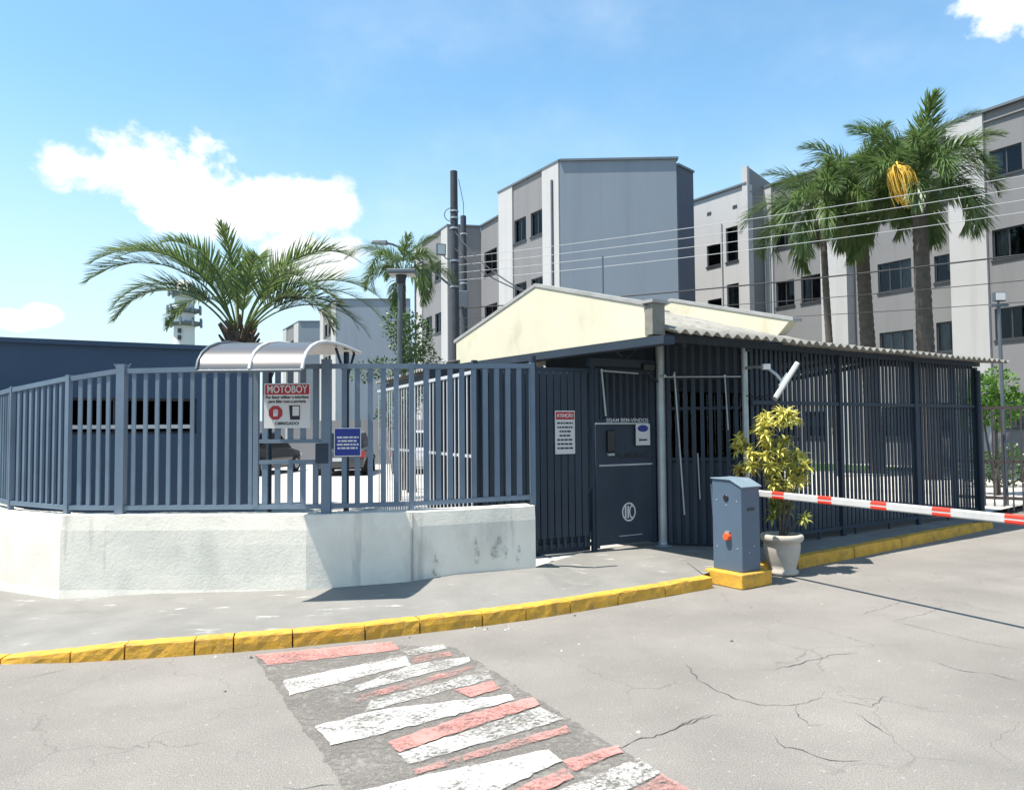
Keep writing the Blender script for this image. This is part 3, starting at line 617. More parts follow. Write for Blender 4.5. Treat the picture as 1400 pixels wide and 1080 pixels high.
# lean-to roof further back on the left
LV = Vector((-.37, .929, 0)); LO = Vector((-1.0, 11.75, 0)); LU = Vector((.929, .37, 0))
TL = lambda a, w, z: LO + LV*a + LU*w + Vector((0, 0, z))
a = 0; k = 0
while a < 5.2:
    corr(gh, TL, a, a+1.08, random.uniform(-.02, .02), 2.2, lambda w: 2.70+.16*w+.008*(k % 2), fibre_m); a += 1.062; k += 1
b = MB(); b.box(0, 5.3, .10, .17, 2.56, 2.65, TL); b.build('lean_to_beam', dark_m, gh)
for a in (.3, 2.7, 5.1): b = MB(); b.tube([TL(a, .14, .12), TL(a, .14, 2.57)], .04, 8); b.build('lean_to_post', dark_m, gh)
# corner posts
def pipe(t, w, r_, z1, m_): b = MB(); b.tube([TG(t, w, .12), TG(t, w, z1)], r_, 10); b.lathe(TG(t, w, .122), [(r_*2.2, 0), (r_*2.0, .015), (r_*1.05, .02), (r_*1.05, .06)], 12); return b.build('post', m_, gh)
pipe(1.42, 1.42, .06, 2.98, pipe_m); pipe(2.12, .60, .042, 2.85, pipe_m); pipe(8.1, .42, .045, 2.62, dark_m); pipe(8.1, 4.4, .045, 2.62, dark_m); pipe(-.35, 1.9, .045, 2.60, dark_m)
# truss braces above the gate
TGT = frame(TG(.39, 1.57, 0), TG(1.40, 1.50, 0))
b = MB(); b.box(-.10, 1.0, -.04, .04, 2.48, 2.58, TGT); b.build('lintel', dark_m, gh)
for a, c in ((.0, .5), (1.0, .5)):
    b = MB(); b.tube([TGT(a, 0, 2.95), TGT(c, 0, 2.58)], .014, 6); b.build('brace', dark_m, gh)

# slatted panel left of the gate
sp_ = empty('slatted_panel', (.3, 9.5, .13), 'dark slate slatted panel between the white wall end and the entrance gate', 'panel')
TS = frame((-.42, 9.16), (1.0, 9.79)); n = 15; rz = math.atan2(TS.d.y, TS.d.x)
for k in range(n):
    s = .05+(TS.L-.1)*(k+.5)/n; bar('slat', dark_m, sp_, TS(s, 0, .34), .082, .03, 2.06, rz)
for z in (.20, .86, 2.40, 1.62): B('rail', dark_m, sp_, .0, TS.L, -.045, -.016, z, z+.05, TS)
B('darkening_board', dark_m, sp_, .0, TS.L, -.075, -.05, .14, .86, TS)  # board added behind the slats so the low openings come out dark
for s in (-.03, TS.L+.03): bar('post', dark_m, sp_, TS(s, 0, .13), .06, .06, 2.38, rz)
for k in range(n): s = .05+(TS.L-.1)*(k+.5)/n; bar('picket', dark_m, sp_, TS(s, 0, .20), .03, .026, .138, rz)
s0, s1 = 1.03, 1.31; at = fsign(s0, s1, 1.37, 1.91, TS, .023, signw_m, 'warning_notice', 'tall white notice with red header on the dark slatted panel beside the gate')
B('header', red_m, at, s0+.012, s1-.012, .028, .030, 1.80, 1.895, TS); text('ATEN\u00c7\u00c3O', .06, TS, (s0+s1)/2, .0315, 1.845, signw_m, at, bold=.015, width=.23)
for k in range(7):
    b = MB(); z = 1.755-.052*k; x = s0+.03+(.03 if k in (2, 3) else 0); rnd = random.Random(30+k)
    while x < s1-.04-(.03 if k in (2, 3) else 0):
        wd = rnd.uniform(.02, .055); wd = min(wd, s1-.03-x); b.prism([(x, z-.011), (x+wd, z-.011), (x+wd, z+.011), (x, z+.011)], TS, .0275, .029); x += wd+.009
    b.build('print_line', ink_m, at)

# entrance gate
ga = empty('entrance_gate', TGT(.5, 0, .14), 'dark steel pedestrian gate with round white emblem under the gatehouse roof', 'gate')
rz = math.atan2(TGT.d.y, TGT.d.x)
for s in (.015, .955): bar('stile', dark_m, ga, TGT(s, 0, .17), .05, .05, 2.28, rz)
B('top_rail', dark_m, ga, .04, .93, -.025, .025, 2.40, 2.45, TGT)
B('lower_panel', dark_m, ga, .04, .93, -.012, .012, .20, 1.20, TGT)
B('upper_panel', dark_m, ga, .04, .93, -.012, .012, 1.225, 1.80, TGT)
B('mid_trim', pipe_m, ga, .04, .93, -.014, .018, 1.20, 1.222, TGT)
for k in range(8): bar('bar', dark_m, ga, TGT(.09+.111*k, 0, 1.80), .03, .02, .60, rz)
B('handle_bar', pipe_m, ga, -.02, .84, .03, .052, 1.735, 1.757, TGT)
B('kick_line', pipe_m, ga, .36, .74, .012, .016, .292, .304, TGT)
for a_, c_ in (((.06, .07, 2.44), (.12, .07, 1.84)), ((.06, .07, 2.42), (.66, .07, 2.40))):
    b = MB(); b.tube([TGT(*a_), TGT(*c_)], .013, 8); b.build('pipe_bar', pipe_m, ga)
B('door_closer', black_m, ga, .74, .92, .03, .10, 2.44, 2.53, TGT, bevel=.01)
b = MB(); b.tube([TGT(.80, .07, 2.44), TGT(1.0, .09, 2.28)], .012, 6); b.build('closer_arm', black_m, ga)
text('SEJAM BEM-VINDOS', .07, TGT, .52, .013, 1.795-.01, signw_m, ga, bold=.01, width=.70)
text('PALMEIRAS', .11, TGT, .55, .013, 1.33, ink_m, ga, bold=.018, width=.60)
b = MB()
cxs, cz = .52, .60
def ring(b, r0_, r1_, o0, o1, n=32, sx=1.0):
    for k in range(n):
        a0, a1 = 6.28318*k/n, 6.28318*(k+1)/n
        b.prism([(cxs+sx*r0_*math.cos(a0), cz+r0_*math.sin(a0)), (cxs+sx*r1_*math.cos(a0), cz+r1_*math.sin(a0)), (cxs+sx*r1_*math.cos(a1), cz+r1_*math.sin(a1)), (cxs+sx*r0_*math.cos(a1), cz+r0_*math.sin(a1))], TGT, o0, o1)
ring(b, .103, .122, .012, .016, 32, .92)
for x in (-.055, -.012): b.prism([(cxs+x-.012, cz-.075 if x > -.03 else cz-.07), (cxs+x+.012, cz-.085), (cxs+x+.012, cz+.085), (cxs+x-.012, cz+.075)], TGT, .012, .016)
for k in range(12):
    a0, a1 = R(60+25*k), R(60+25*(k+1))
    b.prism([(cxs+.055+.034*math.cos(a0), cz+.07*math.sin(a0)), (cxs+.055+.05*math.cos(a0), cz+.09*math.sin(a0)), (cxs+.055+.05*math.cos(a1), cz+.09*math.sin(a1)), (cxs+.055+.034*math.cos(a1), cz+.07*math.sin(a1))], TGT, .012, .016) if k < 10 else None
b.build('emblem', white_m, ga)
ic = empty('intercom', TGT(.22, .02, 1.4), 'black intercom handset unit on the upper panel of the entrance gate', 'intercom')
B('case', black_m, ic, .16, .28, .014, .06, 1.38, 1.66, TGT, bevel=.012); B('button_plate', pipe_m, ic, .17, .27, .02, .05, 1.335, 1.365, TGT)
nt2 = empty('door_notice', TGT(.75, .02, 1.5), 'small white paper notice with blue oval taped on the entrance gate', 'notice')
B('paper', signw_m, nt2, .62, .86, .054, .057, 1.46, 1.74, TGT)
b = MB(); b.add([TGT(.74+.09*math.cos(6.2832*k/20), .0585, 1.68+.045*math.sin(6.2832*k/20)) for k in range(20)], [tuple(range(20))]); b.build('blue_oval', blue_m, nt2)
b = MB(); b.prism([(.67, 1.53), (.69, 1.56), (.69, 1.54), (.81, 1.54), (.81, 1.52), (.69, 1.52), (.69, 1.50)], TGT, .058, .059); b.build('arrow_mark', ink_m, nt2)

# guard window screen: slats from the post beside the gate to the fence corner
wsn = empty('guard_screen', TG(1.8, 1.0, .13), 'slatted window screen of the gatehouse between the two pale pipe posts', 'screen')
TB = frame(TG(1.47, 1.40, 0), TG(2.10, .66, 0)); rz = math.atan2(TB.d.y, TB.d.x); n = 9
for k in range(n):
    s = TB.L*(k+.5)/n; bar('slat', dark_m, wsn, TB(s, 0, .16), .05, .028, 2.62, rz)
B('kick_panel', dark_m, wsn, 0, TB.L, -.05, -.03, .14, 1.22, TB)
B('head_panel', dark_m, wsn, 0, TB.L, -.05, -.03, 2.34, 2.80, TB)
for z in (1.25, 1.92, 2.32): B('rail', dark_m, wsn, 0, TB.L, -.028, -.014, z, z+.04, TB)
for (a, c) in (((-.05, .10, 2.36), (.98, .10, 2.34)), ((.24, .12, .55), (.14, .12, 2.42)), ((.78, .11, 2.36), (.81, .11, 1.65)), ((.42, .06, 1.35), (.44, .06, .75)), ((.58, .06, .95), (.60, .06, .55))):
    b = MB(); b.tube([TB(*a), TB(*c)], .012 if c[2] > 2 else .009, 8); b.build('pipe_bar', pipe_m, wsn)
for s, z in ((.14, 2.37), (.02, 2.37), (.78, 2.35)): b = MB(); b.tube([TB(s, -.03, z), TB(s, .14, z)], .018, 8); b.build('bracket', pipe_m, wsn)

# long slat fence beside the road, under the eave
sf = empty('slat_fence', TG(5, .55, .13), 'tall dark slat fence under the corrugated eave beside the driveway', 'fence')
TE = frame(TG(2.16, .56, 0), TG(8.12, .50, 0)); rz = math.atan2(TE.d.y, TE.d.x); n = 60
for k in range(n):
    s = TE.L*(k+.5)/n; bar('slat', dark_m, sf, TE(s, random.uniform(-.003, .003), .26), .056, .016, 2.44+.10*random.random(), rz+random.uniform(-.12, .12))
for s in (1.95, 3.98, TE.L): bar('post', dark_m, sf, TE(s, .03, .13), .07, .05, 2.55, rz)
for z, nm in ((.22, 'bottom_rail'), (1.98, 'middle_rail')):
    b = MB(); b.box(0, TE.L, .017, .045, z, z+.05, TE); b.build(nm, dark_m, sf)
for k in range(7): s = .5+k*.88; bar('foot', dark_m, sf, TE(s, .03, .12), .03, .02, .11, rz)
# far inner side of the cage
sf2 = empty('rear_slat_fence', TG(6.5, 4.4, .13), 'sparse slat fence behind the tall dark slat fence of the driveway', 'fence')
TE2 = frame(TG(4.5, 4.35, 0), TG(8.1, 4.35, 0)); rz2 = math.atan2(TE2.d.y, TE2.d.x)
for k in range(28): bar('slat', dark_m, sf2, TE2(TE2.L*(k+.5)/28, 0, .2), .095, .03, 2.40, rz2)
for a_, c_ in ((.0, .42), (.80, 1.55), (1.72, 2.55), (2.70, 3.25), (3.33, 3.6)): B('darkening_panel', dark_m, sf2, a_, c_, -.06, -.03, .14, 2.55, TE2)  # opaque panels added to darken the view through the slats
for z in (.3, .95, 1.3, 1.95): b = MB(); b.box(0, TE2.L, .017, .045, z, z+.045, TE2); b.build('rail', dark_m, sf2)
for k, (s, o, lab) in enumerate(((1.55, .6, 'yellow bollard behind the slat fence, nearer the guard window'), (1.95, .75, 'yellow bollard behind the slat fence, farther from the guard window'))):
    e = empty('bollard', TG(5.0+s*.25, 2.2+o, .12), lab, 'bollard', 'yellow bollards inside the cage'); p = e.location
    b = MB(); b.lathe(p, [(.11, 0), (.11, .05), (.07, .06), (.065, .62), (.05, .67), (.02, .69)], 16); b.build('shaft', coneo_m, e)
    b = MB(); b.lathe(Vector(p)+Vector((0, 0, .4)), [(.069, 0), (.069, .1)], 16); b.build('band', white_m, e)

# ------------------------------------------------------------------ barrier
bg_ = empty('barrier_gate', (2.44, 8.38, 0), 'slate blue barrier cabinet on yellow base with red and white striped boom', 'barrier')
BC = Vector((2.37, 8.04, 0))
TBx = lambda a, w, z: BC + U*a + Wd*w + Vector((0, 0, z))
B('base', yellow_m, bg_, 0, .50, 0, .50, 0, .155, TBx, bevel=.012)
b = MB(); a0, a1, w0, w1 = .10, .40, .07, .46; z0, z1 = .157, 1.07
TWx = lambda w, a, z: TBx(a, w, z)
b.prism([(w0, z0), (w1, z0), (w1, 1.125), (w0+.14, 1.118), (w0, 1.052)], TWx, a0, a1)
cab = b.build('cabinet', mat('cabinet_blue_paint', (.075, .112, .160), .45, .06, 3, .05, 40, spec=.4), bg_, bevel=.006)
b = MB(); b.prism([(w0-.022, 1.044), (w0+.138, 1.1205), (w1+.012, 1.1275), (w1+.012, 1.140), (w0+.134, 1.134), (w0-.028, 1.056)], TWx, a0-.014, a1+.014)
b.build('lid', mat('pale_cabinet_lid', (.17, .23, .28), .45, .08, 6, spec=.5), bg_, bevel=.003)
def disc(nm, c, nrm, r_, d, m_, parent, n=16):
    c = Vector(c); nrm = Vector(nrm).normalized(); b = MB(); b.tube([c, c+nrm*d*.7, c+nrm*d], [r_, r_, r_*.8], n); return b.build(nm, m_, parent)
disc('lock', TBx(a0, .27, .93), -U, .034, .012, black_m, cab); disc('release_knob', TBx(a0, .25, .52), -U, .042, .05, orange_m, cab)
b = MB(); b.box(-.02, .0, .22, .28, .56, .575, lambda x, y, z: TBx(a0+x, y, z)); b.build('knob_clip', pipe_m, cab)
for w, z in ((.13, .9), (.40, .9), (.13, .40), (.40, .40), (.27, .85)): disc('screw', TBx(a0, w, z), -U, .008, .004, pipe_m, cab, 8)
b = MB(); b.box(.20, .31, -.006, -.0005, .80, .83, lambda x, y, z: TBx(x, w0+y, z)); b.build('slot', black_m, cab)
for a, z in ((.3, .42), (.22, .36)): disc('screw', TBx(a, w0, z), -Wd, .008, .004, pipe_m, cab, 8)
# boom
A0 = Vector((2.74, 8.60, .95)); AD = Vector((.449, -.894, -.002)).normalized(); AN = Vector((-AD.y, AD.x, 0)).normalized()
def boom(nm, s0, s1, m_, gr, z0=-.05, z1=.05, parent=None):
    pr = [(-.02-gr, -.026), (-.02-gr, .026), (-.010, .037+gr), (.010, .037+gr), (.02+gr, .026), (.02+gr, -.026), (.010, -.037-gr), (-.010, -.037-gr)]
    pr = [(o, min(max(z, z0), z1)) if gr else (o, z) for o, z in pr]
    b = MB(); vs = [A0+AD*s+AN*o+Vector((0, 0, z)) for s in (s0, s1) for o, z in pr]; n = 8
    b.add(vs, [tuple(range(n)), tuple(range(n, 2*n))[::-1]]+[(i, (i+1) % n, n+(i+1) % n, n+i) for i in range(n)]); return b.build(nm, m_, parent or bg_)
arm = boom('boom', -.05, 4.4, mat('boom_white', (.47, .465, .455), .45, .06, 6, spec=.4, dirt=(.36, .355, .34), dirt_amt=.4, dirt_scale=(9, 9, 9)), 0)
for k in range(7):
    s = .30-.085+.62*k
    boom('red_band', s, s+.17, arm_red_m, .0025, -.06, -.008, arm); boom('red_band', s, s+.17, arm_red_m, .0025, .008, .06, arm)
B('boom_mount', black_m, bg_, .405, .47, .20, .34, .86, 1.02, TBx, bevel=.01)
b = MB(); b.tube([TBx(.44, .27, .94), A0+Vector((0, 0, 0))], .03, 8); b.build('pivot', steel_m, bg_)

# ------------------------------------------------------------------ flower pot and plant
pc = Vector((3.09, 8.90, 0)); pt = empty('flower_pot', pc, 'cream cement flower pot with rolled rim beside the barrier cabinet', 'pot')
b = MB(); b.lathe(pc, [(.135, 0), (.175, .012), (.178, .045), (.150, .07), (.165, .12), (.195, .24), (.205, .33), (.200, .37), (.225, .385), (.240, .405), (.240, .445), (.225, .46), (.20, .462), (.195, .42)], 32); b.build('body', pot_m, pt)
b = MB(); b.lathe(pc+Vector((0, 0, .40)), [(.19, 0), (.15, .02), (.02, .03)], 20); b.build('soil', soil_m, pt)
pl_ = empty('potted_shrub', pc+Vector((0, 0, .42)), 'yellow green variegated shrub growing in the cream pot', 'plant')
def rosette(n, L_, seed):
    rnd = random.Random(seed); b = MB()
    for k in range(n):
        az_ = k*2.4 + rnd.uniform(-.3, .3); e0 = R(rnd.uniform(-15, 78)); l = L_*rnd.uniform(.7, 1.1); w = l*.115
        pts = []; p = Vector((0, 0, rnd.uniform(-.05, .02))); e = e0
        for j in range(5):
            pts.append(p.copy()); p = p + Vector((math.cos(e)*math.cos(az_), math.cos(e)*math.sin(az_), math.sin(e)))*l/4; e -= R(rnd.uniform(12, 26))
        sd_ = Vector((-math.sin(az_), math.cos(az_), 0)); ws = (.35, .95, 1, .6, .05)
        vs = []
        for q, ww in zip(pts, ws): vs += [q-sd_*w*ww+Vector((0, 0, w*.3*ww)), q, q+sd_*w*ww+Vector((0, 0, w*.3*ww))]
        b.add(vs, [f4 for j in range(4) for f4 in ((3*j, 3*j+1, 3*j+4, 3*j+3), (3*j+1, 3*j+2, 3*j+5, 3*j+4))], True)
    return b
ros = [rosette(40, .135, s).mesh('rosette', vari_m) for s in range(4)]; rosd = [rosette(32, .13, 20+s).mesh('rosette', varid_m) for s in range(2)]
SH = []   # (x offset, z) of leaf heads seen from the road, metres from the pot centre
for x, z in ((-.18, 1.80), (-.10, 1.84), (-.02, 1.86), (.06, 1.86), (.15, 1.84), (.21, 1.80), (-.20, 1.72), (-.06, 1.76), (.08, 1.77), (-.19, 1.60), (-.16, 1.50), (-.21, 1.66),
             (-.46, 1.56), (-.39, 1.52), (-.33, 1.48), (-.44, 1.45), (-.38, 1.40), (-.40, 1.27), (-.34, 1.24), (-.44, 1.22),
             (-.20, 1.36), (-.12, 1.42), (-.03, 1.43), (.05, 1.38), (-.17, 1.27), (-.07, 1.30), (.02, 1.28), (.09, 1.30), (-.10, 1.20),
             (.22, 1.38), (.28, 1.36), (.25, 1.26), (.31, 1.22), (.20, 1.20), (.27, 1.12), (.20, 1.08), (-.12, 1.06), (-.04, 1.10), (.05, 1.05), (-.08, .98), (.10, 1.12), (.14, .98)): SH.append((x, z, 0))
for x, z in ((-.05, .90), (.04, .86), (-.02, .76), (.08, .78), (-.08, .68), (.24, .66), (.0, 1.16), (.15, 1.15), (.0, 1.52), (.12, 1.55), (.12, 1.24), (-.25, 1.38)): SH.append((x, z, 1))
rnd = random.Random(9)
for x, z, old in SH:
    o = bpy.data.objects.new('leaf_head', (rosd if old else ros)[rnd.randrange(2 if old else 4)]); COL.objects.link(o)
    o.location = pc + Vector((x*.98, rnd.uniform(-.15, .15)+(.06 if old else 0), z-.02)); s_ = rnd.uniform(.85, 1.2); o.scale = (s_, s_, s_*.95); o.rotation_euler = (rnd.uniform(-.4, .4), rnd.uniform(-.4, .4), rnd.uniform(0, 6.3)); adopt(o, pl_)
for k_ in range(3):
    b = MB(); p_ = pc+Vector((-.42+.05*k_, -.05, 1.28-.05*k_)); b.add([p_, p_+Vector((-.06, -.02, -.06)), p_+Vector((-.14, 0, -.16-.02*k_)), p_+Vector((-.04, .02, -.10))], [(0, 1, 2, 3)]); b.build('dry_leaf', mat('dry_leaf_brown', (.16, .065, .025), .8, .2, 20), pl_)
for pts in ([(0, .41), (-.03, .8), (-.10, 1.15), (-.19, 1.5), (-.12, 1.76)], [(.02, .41), (.03, .85), (.02, 1.2), (-.02, 1.36)], [(.04, .41), (.10, .8), (.18, 1.05), (.26, 1.3)], [(-.06, 1.0), (-.25, 1.25), (-.40, 1.48)], [(-.12, 1.56), (.0, 1.70), (.14, 1.80)], [(-.25, 1.25), (-.36, 1.22)], [(.03, .41), (.16, .55), (.24, .65)]):
    b = MB(); b.tube([pc+Vector((x, .05*math.sin(z*5), z)) for x, z in pts], [.014-.002*min(k, 3) for k in range(len(pts))], 7); b.build('stem', trunk_m, pl_)

# ------------------------------------------------------------------ tag reader panel on the fence
rd = empty('reader_antenna', (3.32, 9.9, 2.3), 'white flat antenna panel tilted on a bracket above the potted shrub', 'antenna')
ctr = Vector((3.34, 9.35, 2.235)); ax = Vector((.52, -.12, .845)).normalized(); dp = Vector((.30, .95, -.05)); dp = (dp-ax*dp.dot(ax)).normalized(); nn = ax.cross(dp)
TA = lambda a, c, e: ctr + ax*a + dp*c + nn*e
B('panel', white_m, rd, -.25, .25, -.20, .20, -.028, .028, TA, bevel=.012)
B('rear_plate', pipe_m, rd, -.09, .09, -.09, .09, -.05 if nn.x > 0 else .03, -.03 if nn.x > 0 else .05, TA)
sgn = -1 if nn.x > 0 else 1
b = MB(); b.tube([TA(-.02, 0, sgn*.05), TA(.02, 0, sgn*.14), Vector((3.13, 9.42, 2.42)), Vector((3.05, 9.7, 2.45)), TG(2.13, .6, 2.45)], .02, 8); b.build('bracket_arm', pipe_m, rd)
b = MB(); b.box(3.08, 3.17, 9.38, 9.46, 2.39, 2.46); b.build('clamp', white_m, rd, bevel=.006)
b = MB(); b.tube([TA(-.2, 0, sgn*.03), TA(-.26, .02, sgn*.10), Vector((3.1, 9.6, 2.05)), TG(2.13, .62, 2.1)], .008, 6); b.build('signal_cable', cable_m, rd)

# ------------------------------------------------------------------ apartment blocks
WINS = {}
def window(parent, T, s0, s1, z0, z1, o, rnd, lites=2, curtain=.5):
    fr = MB(); w = .05; oo = o-.10
    fr.box(s0, s1, oo-.03, oo+.03, z0, z0+w, T); fr.box(s0, s1, oo-.03, oo+.03, z1-w, z1, T)
    for s in (s0, s1-w): fr.box(s, s+w, oo-.029, oo+.029, z0+w, z1-w, T)
    for k in range(1, lites): s = s0+(s1-s0)*k/lites; fr.box(s-w/2, s+w/2, oo-.035, oo+.02, z0+w, z1-w, T)
    wi = fr.build('window', frame_m, parent)
    B('sill', frame_m, wi, s0-.04, s1+.04, o-.12, o+.05, z0-.075, z0-.003, T)
    for k in range(lites):
        a, c = s0+(s1-s0)*k/lites, s0+(s1-s0)*(k+1)/lites
        B('pane', glass_m, wi, a+w*.6, c-w*.6, oo-.006+.012*(k % 2), oo+.002+.012*(k % 2), z0+w, z1-w, T)
    if rnd.random() < curtain:
        b = MB(); side = rnd.random() < .5; wd = (s1-s0)*rnd.choice((.3, .45, .5, .95)); a, c = (s0+.02, s0+wd) if side else (s1-wd, s1-.02); n = 14
        top_, bot = z1-.02, z0+.02+(rnd.random() < .3)*(z1-z0)*.4
        vs = [T(lerp(a, c, k/n), o-.24+.025*math.sin(k*1.7), z) for z in (bot, top_) for k in range(n+1)]
        b.add(vs, [(k, k+1, n+2+k, n+1+k) for k in range(n)], True); b.build('curtain', curt_m, wi)
    # shallow dim room behind, so that the pane shows depth
    b = MB(); b.add([T(s0-.2, o-1.4, z0-.3), T(s1+.2, o-1.4, z0-.3), T(s1+.2, o-1.4, z1+.2), T(s0-.2, o-1.4, z1+.2)], [(0, 1, 2, 3)]); b.build('room_back', room_m, wi)
    return wi
def facade(parent, T, s0, s1, z0, z1, m_, wins, o=0.0, thick=.3, nm='wall', rnd=None, lites=2, curtain=.85):
    b = MB(); wall_slab(b, T, s0, s1, z0, z1, [w for w in wins if w[1] > s0 and w[0] < s1], thick, o); b.build(nm, m_, parent)
    for w in wins:
        if w[1] > s0 and w[0] < s1: window(parent, T, *w, o, rnd, lites, curtain)
def pil(parent, T, s0, s1, z0, z1, o=.07, m_=None): B('pilaster', m_ or pil_m, parent, s0, s1, -.5, o, z0, z1, T)
def flashing(parent, T, s0, s1, z, o=.10): B('roof_flashing', flash_m, parent, s0, s1, -.25, o, z+.002, z+.09, T)
def roof_deck(parent, pts, z):
    b = MB(); n = len(pts); vs = [(p[0], p[1], z) for p in pts]+[(p[0], p[1], z+.05) for p in pts]; b.add(vs, [tuple(range(n))[::-1], tuple(range(n, 2*n))]+[(i, (i+1) % n, n+(i+1) % n, n+i) for i in range(n)]); b.build('roof', roofdeck_m, parent)
TOP = 12.65
ROWS = [(10.0, 11.05), (7.05, 8.15), (4.1, 5.2), (1.2, 2.3)]
# --- middle block
mb_ = empty('apartment_block', (2, 36, 0), 'grey apartment block with blank lilac front wall rising behind the gatehouse', 'building')
rnd = random.Random(21)
PA0, PA1 = (2.04, 31.31), (-.51, 35.51)
TA_ = frame(PA1, PA0); LA = TA_.L
facade(mb_, TA_, 1.24, LA-1.23, .1, TOP, panel_m, [(a, c, z0, z1) for z0, z1 in ROWS for a, c in ((LA-3.62, LA-2.62), (LA-2.24, LA-1.26-.02))], rnd=rnd, curtain=.5)
pil(mb_, TA_, 0, 1.236, .1, TOP); pil(mb_, TA_, LA-1.226, LA-.001, .1, TOP, .07); flashing(mb_, TA_, -.05, LA+.05, TOP)
b = MB(); b.tube([TA_(LA-.42, .12, .2), TA_(LA-.42, .12, 12.0)], .05, 8); b.build('drainpipe', steel_m, mb_)
TF_ = frame(PA0, (6.82, 31.16)); b = MB(); wall_slab(b, TF_, .0, TF_.L, .1, TOP, [], .3, .075); b.build('front_wall', front_m, mb_); flashing(mb_, TF_, -.0, TF_.L+.08, TOP, .16)
TF2_ = frame((6.82, 31.10), (7.72, 32.1)); b = MB(); wall_slab(b, TF2_, .02, TF2_.L, .1, TOP-.25, [], .3, .03); b.build('chamfer_wall', mat('dark_lilac_chamfer', (.085, .10, .135), .8, .05, .5), mb_); flashing(mb_, TF2_, .02, TF2_.L, TOP-.25)  # chamfer face coloured darker than the front wall
TF3_ = frame((7.72, 32.1), (4.4, 37.5)); facade(mb_, TF3_, .02, TF3_.L, .1, TOP-.25, panel_m, [(1.6, 2.6, z0, z1) for z0, z1 in ROWS], rnd=rnd)
TA2 = frame((1.0, 36.36), PA1); b = MB(); wall_slab(b, TA2, 0, TA2.L-.02, .1, TOP, [], .25, -.02); b.build('return_wall', panel_m, mb_)
PR0, PR1 = (-1.64, 41.52), (1.0, 36.36); TRr = frame(PR0, PR1)
facade(mb_, TRr, .02, TRr.L, .1, TOP, panel_m, [(.45, 2.0, z0-.1, z1+.1) for z0, z1 in ROWS]+[(3.0, 4.3, z0, z1) for z0, z1 in ROWS], rnd=rnd, curtain=.3); flashing(mb_, TRr, 0, TRr.L, TOP)
PB0, PB1 = (-3.37, 41.2), (-5.81, 46.34)
TBr = frame(PB0, PR0); b = MB(); wall_slab(b, TBr, 0, TBr.L, .1, TOP, [], .25, 0); b.build('return_wall', panel_m, mb_); flashing(mb_, TBr, .12, TBr.L, TOP)
TB_ = frame(PB1, PB0); LB = TB_.L
facade(mb_, TB_, 1.40, LB-1.0, .1, TOP, panel_m, [(a, c, z0, z1) for z0, z1 in ROWS for a, c in ((LB-3.80, LB-2.70), (LB-2.20, LB-1.06))], rnd=rnd)
pil(mb_, TB_, 0, 1.396, .1, TOP); pil(mb_, TB_, LB-.996, LB-.02, .1, TOP); flashing(mb_, TB_, -.05, LB+.05, TOP)
b = MB(); b.tube([TB_(.3, .12, .2), TB_(.3, .12, 11.6)], .05, 8); b.build('drainpipe', steel_m, mb_)
roof_deck(mb_, [(2.04, 31.5), (6.8, 31.4), (7.6, 32.1), (4.3, 37.4), (1, 48.5), (-4.0, 48.0), (-5.6, 46.3), (-3.2, 41.8), (-1.7, 41.7), (.9, 36.6), (-.4, 35.5)], TOP-.35)
TBk = frame((4.35, 37.45), (1, 48.5)); b = MB(); wall_slab(b, TBk, 0, TBk.L, .1, TOP-.3, [], .25); b.build('rear_wall', panel_m, mb_)
TBk = frame((1, 48.5), (-4.3, 48.0)); b = MB(); wall_slab(b, TBk, 0, TBk.L, .1, TOP-.3, [], .25); b.build('rear_wall', panel_m, mb_)
TBk = frame((-4.3, 48.0), (-5.81, 46.34)); b = MB(); wall_slab(b, TBk, 0, TBk.L-.2, .1, TOP-.3, [], .25); b.build('rear_wall', panel_m, mb_)

# --- right block
rb = empty('apartment_block', (14, 32, 0), 'long pale and grey apartment block with many windows behind the tall palms', 'building')
P0, P1 = (17.42+.51*9, 25.57-.86*9), (12.29-.51*1.4, 34.22+.86*1.4)          # runs on past the right edge of the picture
TRb = frame(P1, P0); LR = TRb.L
q = lambda s: LR-9-s            # s measured from the picture's right edge, into the frame's own axis
def fz(s_far, s_near, m_, wins, o=0.0, **k): facade(rb, TRb, q(s_far), q(s_near), .1, TOP, m_, [(q(a), q(c), z0, z1) for a, c, z0, z1 in wins], o, rnd=rnd, **k)
fz(1.31, -3.4, panel_m, [(a, c, z0, z1) for z0, z1 in ((10.30, 11.25), (7.40, 8.45), (4.6, 5.7), (1.6, 2.7)) for a, c in ((1.18, .12), (-1.2, -2.3))])
pil(rb, TRb, q(2.60), q(1.312), .1, TOP, .12)
fz(3.50, 2.61, panel_m, [(3.40, 2.66, z0, z1) for z0, z1 in ((9.95, 10.95), (7.0, 8.0), (4.4, 5.5), (1.4, 2.5))], -.25, lites=1)
b = MB(); wall_slab(b, TRb, q(4.08), q(3.505), .1, TOP, [], .3, -.38); b.build('wall', panel_m, rb)
fz(5.95, 4.085, panel_m, [(5.62, 4.22, z0, z1) for z0, z1 in ((9.85, 11.0), (6.95, 8.1), (4.2, 5.35), (1.2, 2.4))], -.12, lites=3)
b = MB(); wall_slab(b, TRb, q(6.86), q(5.955), .1, TOP, [], .3, -.38); b.build('wall', panel_m, rb)
pil(rb, TRb, q(8.11), q(6.865), .1, TOP, .10)
fz(10.64, 8.115, panel_m, [(a, c, z0, z1) for z0, z1 in ((9.72, 10.78), (7.05, 8.2), (4.1, 5.2), (1.2, 2.3)) for a, c in ((10.56, 9.56), (9.20, 8.20))])
pil(rb, TRb, q(11.45), q(10.645), .1, TOP, .10)
flashing(rb, TRb, q(2.65), q(-3.5), TOP, .16); flashing(rb, TRb, q(11.45), q(2.655), TOP, .14)
